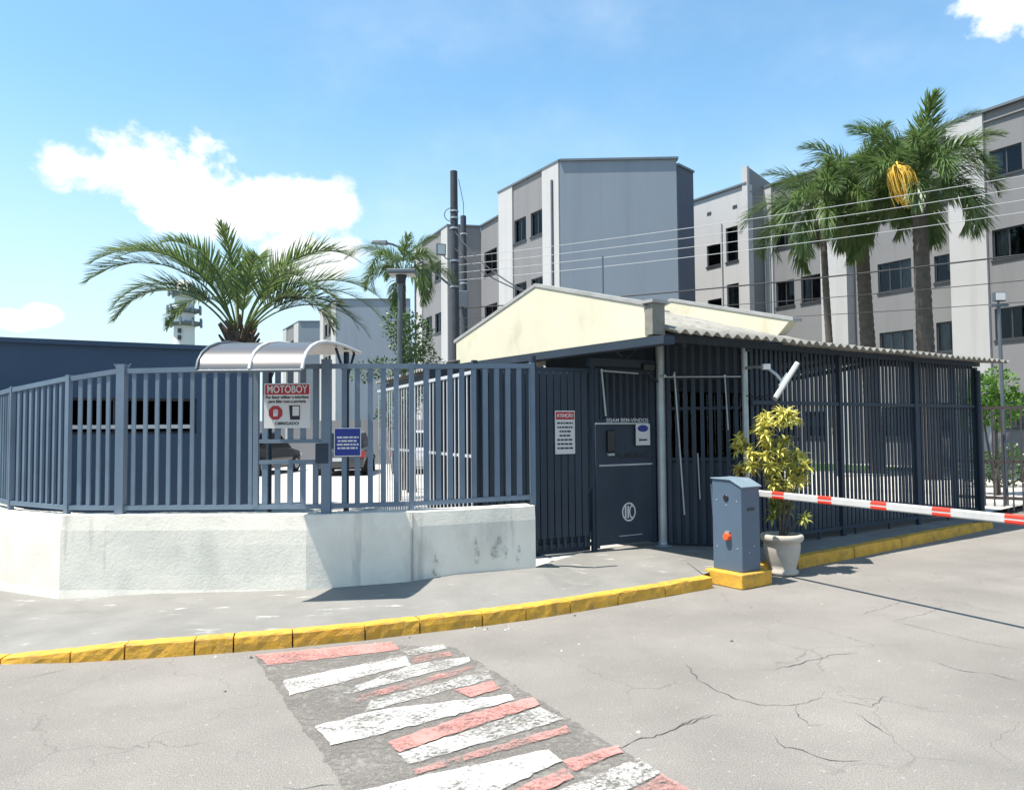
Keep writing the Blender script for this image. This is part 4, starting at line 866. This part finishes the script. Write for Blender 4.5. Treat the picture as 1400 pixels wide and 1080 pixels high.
pil(rb, TRb, q(-3.405), q(-4.8), .1, TOP, .12); fz(-4.81, -9.0, panel_m, [(-5.2, -6.4, z0, z1) for z0, z1 in ROWS])
for s in (11.0, 10.75): b = MB(); b.tube([TRb(q(s), .16, .2), TRb(q(s), .16, 9.4+(s > 10.9)*1.2)], .035, 8); b.build('drainpipe', pil_m, rb)
# farther wing, set back, with the raised parapet
R1a, R1b = (10.75, 34.35), (8.55, 37.7); T1 = frame(R1b, R1a); L1 = T1.L
facade(rb, T1, 0, L1, .1, TOP, pil_m, [(L1-a, L1-c, z0, z1) for a, c, z0, z1 in ((1.32, .62, 9.3, 10.9), (1.32, .62, 6.7, 8.25), (1.32, .62, 3.7, 5.2), (2.50, 1.62, 9.3, 10.3), (2.50, 1.62, 6.6, 7.7))], rnd=rnd, lites=1, nm='side_wall'); flashing(rb, T1, -.1, L1-.02, TOP)
for s, z in ((.75, 11.7), (2.3, 11.75)): B('vent_grille', frame_m, rb, L1-s-.13, L1-s+.13, -.02, .012, z, z+.16, T1)
b = MB(); b.tube([T1(L1-1.55, .05, .2), T1(L1-1.55, .05, 11.2)], .04, 8); b.build('drainpipe', pil_m, rb)
TP = frame(R1a, (13.0, 36.1)); b = MB(); b.prism([(0.02, .1), (TP.L, .1), (TP.L, TOP+.1), (.02, 13.45)], TP, -.25, 0); b.build('parapet_wall', panel_m, rb)
B('parapet_edge', pil_m, rb, -.06, .10, -.26, .02, .1, 13.46, TP)
roof_deck(rb, [(8.7, 37.6), (10.9, 34.4), (11.7, 35.2), (21.8, 17.9), (33, 24), (22, 45)], TOP-.35)
for a, c in (((22.0, 17.83), (33, 24)), ((33, 24), (22, 45)), ((22, 45), (8.55, 37.7))):
    TT = frame(a, c); b = MB(); wall_slab(b, TT, .02, TT.L-.02, .1, TOP-.3, [], .25, 0); b.build('rear_wall', panel_m, rb)
# --- far left blocks
def far_block(label, corner, right, leftp, rb_, topz, seed):
    e = empty('apartment_block', (corner[0], corner[1], 0), label, 'building'); rn = random.Random(seed)
    Tf = frame(corner, right); b = MB(); wall_slab(b, Tf, 0, Tf.L, .1, topz, [], .3, .06); b.build('front_wall', front_m, e); flashing(e, Tf, 0, Tf.L, topz, .15)
    Tl = frame(leftp, corner); L_ = Tl.L
    facade(e, Tl, L_*.24, L_*.72, .1, topz, panel_m, [(L_*a, L_*c, z0, z1) for z0, z1 in ROWS for a, c in ((.28, .46), (.51, .69))], rnd=rn)
    pil(e, Tl, 0, L_*.239, .1, topz); pil(e, Tl, L_*.721, L_-.01, .1, topz); flashing(e, Tl, 0, L_, topz)
    pts = [corner, right, (right[0]+rb_[0], right[1]+rb_[1]), (leftp[0]+rb_[0]*.5, leftp[1]+rb_[1]), leftp]
    for a, c in zip(pts[1:4], pts[2:5]): Tt = frame(a, c); b = MB(); wall_slab(b, Tt, .02, Tt.L-.02, .1, topz-.2, [], .25, 0); b.build('rear_wall', panel_m, e)
    roof_deck(e, pts, topz-.35)
far_block('distant grey apartment block with blank front wall left of the square lamp post', (-14.8, 64.64), (-8.6, 64.9), (-17.6, 70.5), (-3, 14), TOP, 31)
far_block('most distant small apartment block glimpsed left of the curved canopy end', (-21.59, 77.7), (-19.2, 77.8), (-25.2, 84.5), (-3, 12), TOP, 32)

# ------------------------------------------------------------------ yard wall and parked cars
yw = empty('yard_wall', (-12, 33, .1), 'low grey rear wall of the yard behind the parked cars', 'wall')
TY = frame((-30, 36), (-3.6, 34.5))
for k in range(8): B('wall_bay', panel_m, yw, k*3.3+.06, (k+1)*3.3-.06, -.15, 0, .1, 2.1, TY); B('pier', pil_m, yw, k*3.3-.06, k*3.3+.06, -.18, .03, .1, 2.2, TY)
def car(loc, rz, paint, label):
    e = empty('parked_car', (loc[0], loc[1], .12), label, 'car', 'cars parked in the yard'); c, s = math.cos(rz), math.sin(rz)
    Tc = lambda x, y, z: Vector((loc[0]+x*c-y*s, loc[1]+x*s+y*c, .12+z))
    b = MB(); sec = [(-2.05, .45, .62, .70), (-2.0, .28, .86, .80), (-1.55, .20, .93, .84), (-.75, .20, .95, .86), (.7, .20, .93, .86), (1.2, .20, .88, .85), (1.8, .24, .78, .80), (2.05, .36, .62, .68)]; vs = []
    for x, z0, z1, hw in sec: vs += [Tc(x, -hw*.92, z0), Tc(x, -hw, (z0+z1)*.5), Tc(x, -hw*.93, z1), Tc(x, hw*.93, z1), Tc(x, hw, (z0+z1)*.5), Tc(x, hw*.92, z0)]
    n = 6; b.add(vs, [(i*n+k, i*n+(k+1) % n, (i+1)*n+(k+1) % n, (i+1)*n+k) for i in range(len(sec)-1) for k in range(n)]+[tuple(range(n))[::-1], tuple(range(len(vs)-n, len(vs)))]); b.build('body', paint, e, bevel=.04)
    b = MB(); vs = [Tc(x, y*w, z) for x, w, z in ((-1.62, .74, .93), (-1.05, .62, 1.44), (.35, .62, 1.46), (1.15, .74, .90)) for y in (-1, 1)]; b.add(vs, [(2, 3, 5, 4), (0, 1, 3, 2), (4, 5, 7, 6), (0, 2, 4, 6), (1, 7, 5, 3)]); b.build('glasshouse', cglass_m, e)
    b = MB(); b.hexa([Tc(-1.03, -.60, 1.43), Tc(.33, -.60, 1.45), Tc(.33, .60, 1.45), Tc(-1.03, .60, 1.43), Tc(-.95, -.52, 1.50), Tc(.25, -.52, 1.52), Tc(.25, .52, 1.52), Tc(-.95, .52, 1.50)]); b.build('roof', paint, e)
    for x in (-1.28, 1.30):
        for sy in (-1, 1):
            b = MB(); b.tube([Tc(x, sy*.66, .31), Tc(x, sy*.865, .31)], .31, 18); w_ = b.build('wheel', rubber_m, e); b = MB(); b.tube([Tc(x, sy*.80, .31), Tc(x, sy*.875, .31)], .19, 14); b.build('rim', pipe_m, w_)
    for sy in (-1, 1):
        b = MB(); b.box(-2.06, -1.93, sy*.72-.10, sy*.72+.08, .62, .84, Tc); b.build('tail_light', red_m, e)
        b = MB(); b.box(1.93, 2.06, sy*.58-.14, sy*.58+.14, .55, .68, Tc); b.build('headlight', white_m, e)
    b = MB(); b.box(-2.10, -2.0, -.24, .24, .50, .62, Tc); b.build('number_plate', white_m, e)
paint = lambda n_, c: mat(n_, c, .25, .03, 2, spec=.6)
car((-9.3, 28.2), R(80), paint('black_car_paint', (.02, .022, .028)), 'black parked car seen through the hatch of the picket fence')
car((-6.0, 28.0), R(95), paint('dark_grey_car_paint', (.05, .055, .065)), 'dark grey parked car behind the blue notice on the fence')
car((-3.4, 28.6), R(90), paint('silver_car_paint', (.45, .46, .48)), 'silver parked car behind the pale inner picket fence')

# ------------------------------------------------------------------ palms
def frond(L_, nst, leaf, e0, bend, droop, plum, seed, m_, up=.35, wd=.034, st=.16):
    """one feather leaf: base at the origin, growing along +X; rachis and leaflets in one mesh"""
    rn = random.Random(seed); b = MB(); pts = []; p = Vector((0, 0, 0)); n = 26
    for i in range(n+1):
        t = i/n; e = e0 - bend*t**1.25; pts.append((p.copy(), e)); p = p + Vector((math.cos(e), 0, math.sin(e)))*(L_/n)
    b.tube([q for q, _ in pts], [max(.004, .026*(1-.85*i/n)) for i in range(n+1)], 5)
    for k in range(nst):
        t = st+(1-st)*(k+.5)/nst; x = t*n; i = min(int(x), n-1); q = pts[i][0].lerp(pts[i+1][0], x-i); e = pts[i][1]
        tan = Vector((math.cos(e), 0, math.sin(e))); nor = Vector((-math.sin(e), 0, math.cos(e)))
        for sy in (-1, 1):
            l = leaf*(math.sin(math.pi*min(1, .16+.80*t))**.55)*rn.uniform(.82, 1.12)*(1 if t < .9 else .75)
            a = R(lerp(62, 22, t)+rn.uniform(-8, 8)); lift = up+rn.uniform(-plum, plum)
            d = (tan*math.cos(a) + Vector((0, sy, 0))*math.sin(a)*math.cos(lift) + nor*math.sin(a)*math.sin(lift)).normalized()
            side = d.cross(nor if abs(d.dot(nor)) < .9 else tan).normalized(); w = wd*rn.uniform(.8, 1.15)*(.6+.4*l/leaf)
            p0 = q; vs = []; dd = d.copy(); m3 = 4
            for j in range(m3+1):
                ww = w*(.55, 1, .9, .55, .04)[j]; vs += [p0-side*ww*.5, p0+side*ww*.5]
                p0 = p0+dd*(l/m3); dd = (dd+Vector((0, 0, -droop*(j+1)/m3))).normalized()
            b.add(vs, [(2*j, 2*j+1, 2*j+3, 2*j+2) for j in range(m3)])
    return b.mesh('frond', m_)
def palm(name, base, hgt, r0_, r1_, fronds, meshes, label, lean=(0, 0), boots=True, seed=0, group=None, dead=0):
    e = empty(name, base, label, 'palm tree', group); rn = random.Random(seed); base = Vector(base); topp = base+Vector((lean[0], lean[1], hgt)); n = int(hgt/.22); b = MB()
    pts = []; rad = []
    for k in range(2*n+1):
        t = k/(2*n); pts.append(base.lerp(topp, t)+Vector((math.sin(t*3)*lean[0]*.15, 0, 0))); rad.append(lerp(r0_, r1_, t**.7)*(1.0 if k % 2 else .93)*rn.uniform(.97, 1.03))
    b.tube(pts, rad, 14); b.build('trunk', trunk_m, e)
    if boots:
        b = MB()
        for k in range(46):
            t = k/46; az_ = k*2.4; z = -.55+t*.75; rr_ = r1_*(1.05+.25*math.sin(math.pi*t)); p = topp+Vector((rr_*math.cos(az_), rr_*math.sin(az_), z)); o_ = Vector((math.cos(az_)*.55, math.sin(az_)*.55, .83))
            b.tube([p-o_*.12, p+o_*rn.uniform(.08, .20)], [.05, .018], 5)
        b.build('leaf_bases', boot_m, e)
    for az_, ele, sc, mi in fronds:
        o = bpy.data.objects.new('frond', meshes[mi]); COL.objects.link(o)
        o.location = topp+Vector((math.cos(az_)*r1_*.5, math.sin(az_)*r1_*.5, rn.uniform(-.05, .15))); o.rotation_euler = (rn.uniform(-.25, .25), -ele, az_); o.scale = (sc, sc*rn.uniform(.92, 1.08), sc); adopt(o, e)
    return e, topp
# date palm at the left: stiff arching leaves
DL = [frond(3.55, 78, .66, 0, R(108), .12, .38, q_, palmL_m, up=.40, wd=.036, st=.27) for q_ in (1, 2)] + [frond(3.3, 74, .64, 0, R(128), .16, .38, 3, palmL_m, up=.34, wd=.036, st=.27), frond(2.6, 60, .56, 0, R(55), .08, .42, 4, palmL_m, up=.5, wd=.034, st=.25)]
fl = [(R(180), R(62), .90, 0), (R(170), R(54), .88, 1), (R(190), R(70), .90, 0), (R(198), R(60), .76, 2), (R(4), R(58), .86, 1), (R(-8), R(50), .82, 0), (R(12), R(56), .78, 2), (R(-16), R(68), .86, 0), (R(0), R(44), .74, 1),
      (R(165), R(76), .82, 3), (R(20), R(70), .88, 3), (R(95), R(84), .72, 3), (R(-80), R(80), .76, 3), (R(35), R(62), .92, 3), (R(-100), R(72), .78, 0), (R(-60), R(66), .78, 1), (R(-128), R(62), .82, 0),
      (R(-40), R(56), .82, 0), (R(60), R(66), .82, 1), (R(120), R(66), .82, 0), (R(140), R(58), .74, 2), (R(45), R(55), .74, 2), (R(-155), R(56), .72, 2), (R(-25), R(54), .72, 2), (R(215), R(70), .8, 1)]
palm('date_palm', (-4.98, 14.0, .12), 3.35, .26, .22, fl, DL, 'wide date palm with arching fronds above the navy building', seed=4)
# queen palms at the right: drooping plumes
QP = [frond(3.1, 92, .92, 0, R(135), .85, 1.1, 11, palmQ_m, up=.1, wd=.042, st=.22), frond(3.2, 92, .95, 0, R(118), .85, 1.1, 12, palmQ_m, up=.1, wd=.042, st=.22), frond(2.7, 84, .90, 0, R(155), .85, 1.1, 13, palmQ_m, up=.1, wd=.042, st=.22), frond(2.9, 84, .80, 0, R(85), .7, 1.1, 14, palmQ_m, up=.2, wd=.040, st=.20)]
def crown(n, seed, lo=-10, hi=75, sc=1.0):
    rn = random.Random(seed); out = []
    for k in range(n):
        t = k/(n-1); out.append((k*2.39996+rn.uniform(-.2, .2), R(lerp(hi, lo, t)+rn.uniform(-6, 6)), sc*rn.uniform(.85, 1.05), (3 if t < .25 else (1 if rn.random() < .5 else 0)) if t < .75 else 2))
    return out
e, tp = palm('queen_palm', (12.1, 22.2, 0), 8.55, .30, .20, crown(25, 5, 12, 86), QP, 'tallest palm with hanging yellow fruit cluster at the right', boots=False, seed=5, group='tall palms before the right apartment block', lean=(-.15, 0))
b = MB(); rnd = random.Random(8); fc = Vector((10.72, 21.0, 8.82))
for k in range(120):
    a = rnd.uniform(0, 6.28); o_ = rnd.uniform(.04, .40); l_ = rnd.uniform(.45, 1.15); d_ = Vector((math.cos(a)*o_, math.sin(a)*o_*.8, 0))
    p_ = [fc+d_*.2+Vector((0, 0, .05)), fc+d_*.75+Vector((.04, 0, -.05)), fc+d_+Vector((.10, 0, -.3*l_)), fc+d_*1.02+Vector((.18, 0, -.65*l_)), fc+d_*.85+Vector((.26, 0, -l_))]
    p_ = [q_+Vector((rnd.uniform(-.03, .03), rnd.uniform(-.03, .03), rnd.uniform(-.03, .03))) for q_ in p_]; b.tube(p_, [.008, .013, .020, .017, .008], 5)
b.tube([tp+Vector((-.1, -.1, -.05)), tp.lerp(fc, .6)+Vector((0, 0, .35)), fc+Vector((.0, 0, .15)), fc+Vector((.05, 0, -.2))], .03, 6)
b.build('fruit_cluster', fruit_m, e, label='hanging cluster of yellow orange fruit')
palm('queen_palm', (11.95, 25.2, 0), 9.3, .29, .20, crown(24, 6, 5, 84), QP, 'middle palm with thick dark trunk between the other two right palms', boots=False, seed=6, group='tall palms before the right apartment block', lean=(-.35, 0))
palm('queen_palm', (10.2, 24.0, 0), 8.3, .13, .10, crown(22, 7, 0, 80, .95), QP, 'shortest slender palm, leftmost of the three right palms', boots=False, seed=7, group='tall palms before the right apartment block', lean=(-.35, 0))
palm('feather_palm', (-2.85, 20.0, .12), 5.6, .12, .09, crown(15, 9, 10, 82, .55), QP, 'small dark palm behind the square lamp post', boots=False, seed=9)

# ------------------------------------------------------------------ bushes and creeper
def leafcloud(b, c, rad, n, size, rn):
    for k in range(n):
        v = Vector((rn.gauss(0, 1), rn.gauss(0, 1), rn.gauss(0, 1))).normalized(); r_ = rn.random()**.35*(1+.25*noise.noise(v*2.3)); p = Vector(c)+Vector((v.x*rad[0], v.y*rad[1], v.z*rad[2]))*r_
        d = (v+Vector((rn.uniform(-.7, .7), rn.uniform(-.7, .7), rn.uniform(-.5, .5)))).normalized(); sd_ = d.cross(Vector((rn.uniform(-1, 1), rn.uniform(-1, 1), 1))).normalized(); l = size*rn.uniform(.7, 1.3)
        b.add([p, p+d*l*.5+sd_*l*.28, p+d*l, p+d*l*.5-sd_*l*.28], [(0, 1, 2, 3)])
def bush(name, c, blobs, n, size, m_, label, cat='bush', stems=3, z0=.1):
    e = empty(name, (c[0], c[1], z0), label, cat); rn = random.Random(int(c[0]*10)); b = MB()
    for (x, y, z, a, bb, cc) in blobs: leafcloud(b, (c[0]+x, c[1]+y, z), (a, bb, cc), int(n*a*cc*4), size, rn)
    b.build('foliage', m_, e); b = MB()
    for k in range(stems): x, y, z, *_ = blobs[k % len(blobs)]; b.tube([(c[0]+rn.uniform(-.1, .1), c[1]+rn.uniform(-.1, .1), z0), (c[0]+x*.6, c[1]+y*.6, z*.6), (c[0]+x, c[1]+y, z)], [.035, .025, .01], 6)
    b.build('trunk', trunk_m, e)
bush('leafy_bush', (10.75, 17.2), [(-.25, 0, 2.35, .45, .4, .42), (.2, .1, 2.55, .42, .4, .40), (.05, -.1, 2.0, .5, .4, .4), (-.4, .1, 1.9, .35, .3, .4), (.45, 0, 2.1, .3, .3, .35)], 950, .085, bush_m, 'bright green bush past the right end of the slat fence')
bush('low_hedge', (12.4, 19.5), [(-.6, 0, .6, .5, .4, .45), (.2, 0, .65, .6, .4, .5), (1.0, .1, .6, .5, .4, .45)], 700, .08, vine_m, 'low dark green shrub at the right edge behind the bronze railing')
bush('creeper', (-2.5, 17.3), [(-.1, .1, 4.0, .35, .25, .5), (.3, .1, 3.6, .35, .25, .5), (-.5, .2, 3.1, .55, .25, .22), (-.9, .2, 2.95, .35, .2, .18), (.1, .1, 2.6, .35, .25, .6), (-.3, .1, 2.1, .3, .25, .4)], 520, .085, vine_m, 'leafy creeper climbing beside the square lamp post', 'creeper', 3, .12)
bush('yard_tree', (-2.52, 19.2), [(0, 0, 4.0, .55, .5, .6), (.15, .1, 3.2, .6, .5, .7), (-.1, 0, 2.6, .55, .5, .6)], 520, .10, vine_m, 'dense dark green shrub right of the square lamp post', 'shrub', 4, .12)

# ------------------------------------------------------------------ lamps, poles, tower
lp = empty('lamp_post', (-2.43, 17, .12), 'square headed lamp post standing in the yard left of the utility poles', 'lamp')
b = MB(); b.tube([(-2.52, 17, .12), (-2.50, 17, 2.5), (-2.47, 17, 4.95)], [.07, .06, .05], 10); b.build('pole', steel_m, lp)
b = MB(); b.box(-2.74, -2.10, 16.75, 17.3, 5.13, 5.22); b.build('lamp_head', steel_m, lp, bevel=.02)
b = MB(); b.add([(-2.70, 16.8, 5.125), (-2.14, 16.8, 5.125), (-2.14, 17.25, 5.125), (-2.70, 17.25, 5.125)], [(0, 1, 2, 3)]); b.build('diffuser', signw_m, lp)
b = MB(); b.tube([(-2.47, 17, 4.93), (-2.45, 17.02, 5.14)], [.10, .13], 8); b.build('neck', black_m, lp)
def pole(name, x, y, h, r_, label):
    e = empty(name, (x, y, .1), label, 'utility pole', 'concrete utility poles behind the gatehouse'); b = MB(); b.tube([(x+.04, y, .1), (x+.02, y, h*.5), (x, y, h)], [r_*1.35, r_*1.18, r_], 12); b.build('shaft', pole_m, e); return e
up = pole('utility_pole', -1.64, 22, 9.15, .105, 'taller dark concrete utility pole carrying the floodlight')
for z in (7.95, 7.75, 7.45, 6.5, 5.75): b = MB(); b.lathe((-1.635, 22, z), [(.128, 0), (.128, .05)], 14); b.build('clamp_band', pipe_m, up)
b = MB(); b.tube([(-1.64, 22, 8.0)]+[(-1.64-.22*math.sin(a)-.05, 21.9, 7.85+.2*math.cos(a)) for a in [k*.4 for k in range(9)]], .012, 5); b.build('cable_loop', cable_m, up)
b = MB(); b.tube([(-1.50, 21.95, 8.9), (-1.36, 21.9, 8.2), (-1.34, 21.9, 7.4)], .010, 5); b.build('riser_cable', cable_m, up)
b = MB(); b.tube([(-1.68, 22, 5.75), (-2.35, 21.85, 6.30), (-3.0, 21.7, 6.78), (-3.35, 21.62, 6.93), (-3.55, 21.58, 6.97)], .035, 8); b.build('lamp_arm', steel_m, up)
b = MB(); b.hexa([(-3.95, 21.42, 6.93), (-3.50, 21.42, 6.90), (-3.50, 21.66, 6.90), (-3.95, 21.62, 6.93), (-3.90, 21.45, 7.03), (-3.50, 21.45, 7.03), (-3.50, 21.63, 7.03), (-3.90, 21.60, 7.03)]); b.build('street_light', steel_m, up, bevel=.02)
fl_ = empty('floodlight', (-2.0, 21.7, 6.7), 'small square floodlight bracketed to the left of the taller utility pole', 'floodlight')
TFl = frame((-2.12, 21.62), (-1.84, 21.75)); B('housing', steel_m, fl_, 0, .28, -.05, .05, 6.62, 6.95, TFl, bevel=.01); B('lens', signw_m, fl_, .03, .25, .051, .056, 6.65, 6.92, TFl)
b = MB(); b.tube([(-1.95, 21.72, 6.66), (-1.85, 21.85, 6.56), (-1.64, 21.95, 6.55)], .018, 6); b.build('bracket', steel_m, fl_)
up2 = pole('utility_pole', -1.62, 26, 8.95, .10, 'shorter utility pole just right of the taller one')
for z in (8.3, 6.6): b = MB(); b.lathe((-1.61, 26, z), [(.12, 0), (.12, .05)], 14); b.build('clamp_band', pipe_m, up2)
b = MB(); b.box(-1.78, -1.45, 25.8, 25.9, 5.8, 6.35); b.build('terminal_box', steel_m, up2, bevel=.02)
rl = empty('floodlight_post', (9.57, 15, .0), 'slim post with square floodlight at the far right above the roof', 'lamp')
b = MB(); b.tube([(9.60, 15, 0), (9.57, 15, 4.02)], .035, 8); b.build('pole', steel_m, rl); b = MB(); b.box(9.40, 9.74, 14.95, 15.05, 4.0, 4.05); b.build('crossbar', steel_m, rl)
b = MB(); b.box(9.46, 9.68, 14.93, 15.03, 4.10, 4.28); b.build('floodlight', steel_m, rl, bevel=.01); b = MB(); b.box(9.48, 9.66, 14.915, 14.928, 4.12, 4.26); b.build('lens', signw_m, rl)
b = MB(); b.tube([(9.57, 15, 4.05), (9.57, 15, 4.12)], .02, 6); b.build('yoke', steel_m, rl)
ct = empty('radio_tower', (-107, 250, 0), 'white cylindrical telecom tower with ring platforms on the horizon', 'tower')
b = MB(); b.lathe((-107, 250, 0), [(4.2, 0), (3.5, 20), (3.1, 40), (2.9, 50), (2.2, 50.5)], 24); b.build('shaft', mat('tower_white', (.62, .62, .62), .8, .05, .1), ct)
for z, r_ in ((36.2, 5.0), (40.4, 4.7), (46, 4.4)):
    b = MB(); b.lathe((-107, 250, z), [(3.0, -.6), (r_, 0), (r_, .5), (r_, .9), (3.0, .9)], 24); b.build('platform', mat('tower_grey', (.16, .19, .22), .7, .1, .2), ct)
    for k in range(9): a = k*.7; b = MB(); b.box(-107+r_*1.08*math.cos(a)-.3, -107+r_*1.08*math.cos(a)+.3, 250+r_*1.08*math.sin(a)-.3, 250+r_*1.08*math.sin(a)+.3, z-.6, z+2.0); b.build('antenna', mat('tower_grey', (.16, .19, .22)), ct)
for z in (31, 33.2): b = MB(); b.box(-107.4, -106.6, 245.9, 247, z, z+1.4); b.build('vent', frame_m, ct)

# ------------------------------------------------------------------ bronze railing at the right edge
rf = empty('metal_railing', (9.4, 14.9, 0), 'dark bronze railing past the right end of the slat fence', 'railing')
TRf = frame((8.75, 15.3), (9.72, 14.55)); rz = math.atan2(TRf.d.y, TRf.d.x); bronze = mat('bronze_paint', (.055, .045, .045), .5, .1, 3)
for k in range(8): bar('picket', bronze, rf, TRf(.06+(TRf.L-.14)*k/7, 0, .05), .028, .02, 1.98, rz)
for z in (1.98, .95, .25): B('rail', bronze, rf, 0, TRf.L, -.042, -.012, z, z+.06, TRf)
bar('post', fence_m, rf, TRf(TRf.L+.04, 0, 0), .07, .07, 1.85, rz)

# ------------------------------------------------------------------ wires
def wire(a, c, sag, r_, m_, label, nm='power_cable', group='cables crossing to the utility poles'):
    a, c = Vector(a), Vector(c); b = MB(); n = 28; b.tube([a.lerp(c, k/n)-Vector((0, 0, sag*4*(k/n)*(1-k/n))) for k in range(n+1)], r_, 5); return b.build(nm, m_, None, label, 'cable', group)
names = ('topmost', 'second highest', 'third highest', 'fourth highest')
for k in range(4):
    wire((-1.60, 22.0, 6.62-.22*k), (21, 9.9, 7.55-.24*k), .35+.02*k, .0075, wcable_m, names[k]+' pale cable running from the utility pole to the right')
wire((-1.60, 22.0, 5.15), (21, 9.9, 5.85), .38, .018, cable_m, 'thick dark cable below the four pale cables')
wire((-1.60, 22.0, 4.85), (21, 9.9, 5.2), .42, .009, cable_m, 'thin dark cable just below the thick dark cable')
wire((-1.60, 22.0, 4.6), (21, 9.9, 4.55), .40, .008, cable_m, 'lowest thin dark cable crossing above the gatehouse roof')
for k, (z, x, lab) in enumerate(((7.4, .25, 'left service cable dropping from the pole to the gatehouse roof'), (6.9, .5, 'right service cable dropping from the pole to the gatehouse roof'))):
    wire((-1.62, 22, z), (x+.35, 11.4, 3.55), .25, .014, cable_m, lab, 'service_cable', 'service cables to the gatehouse')
b = MB(); p = TG(1.25, 2.35, 3.2); b.tube([p, p+Vector((0, 0, .95))], .012, 6); b.build('roof_mast', steel_m, gh)
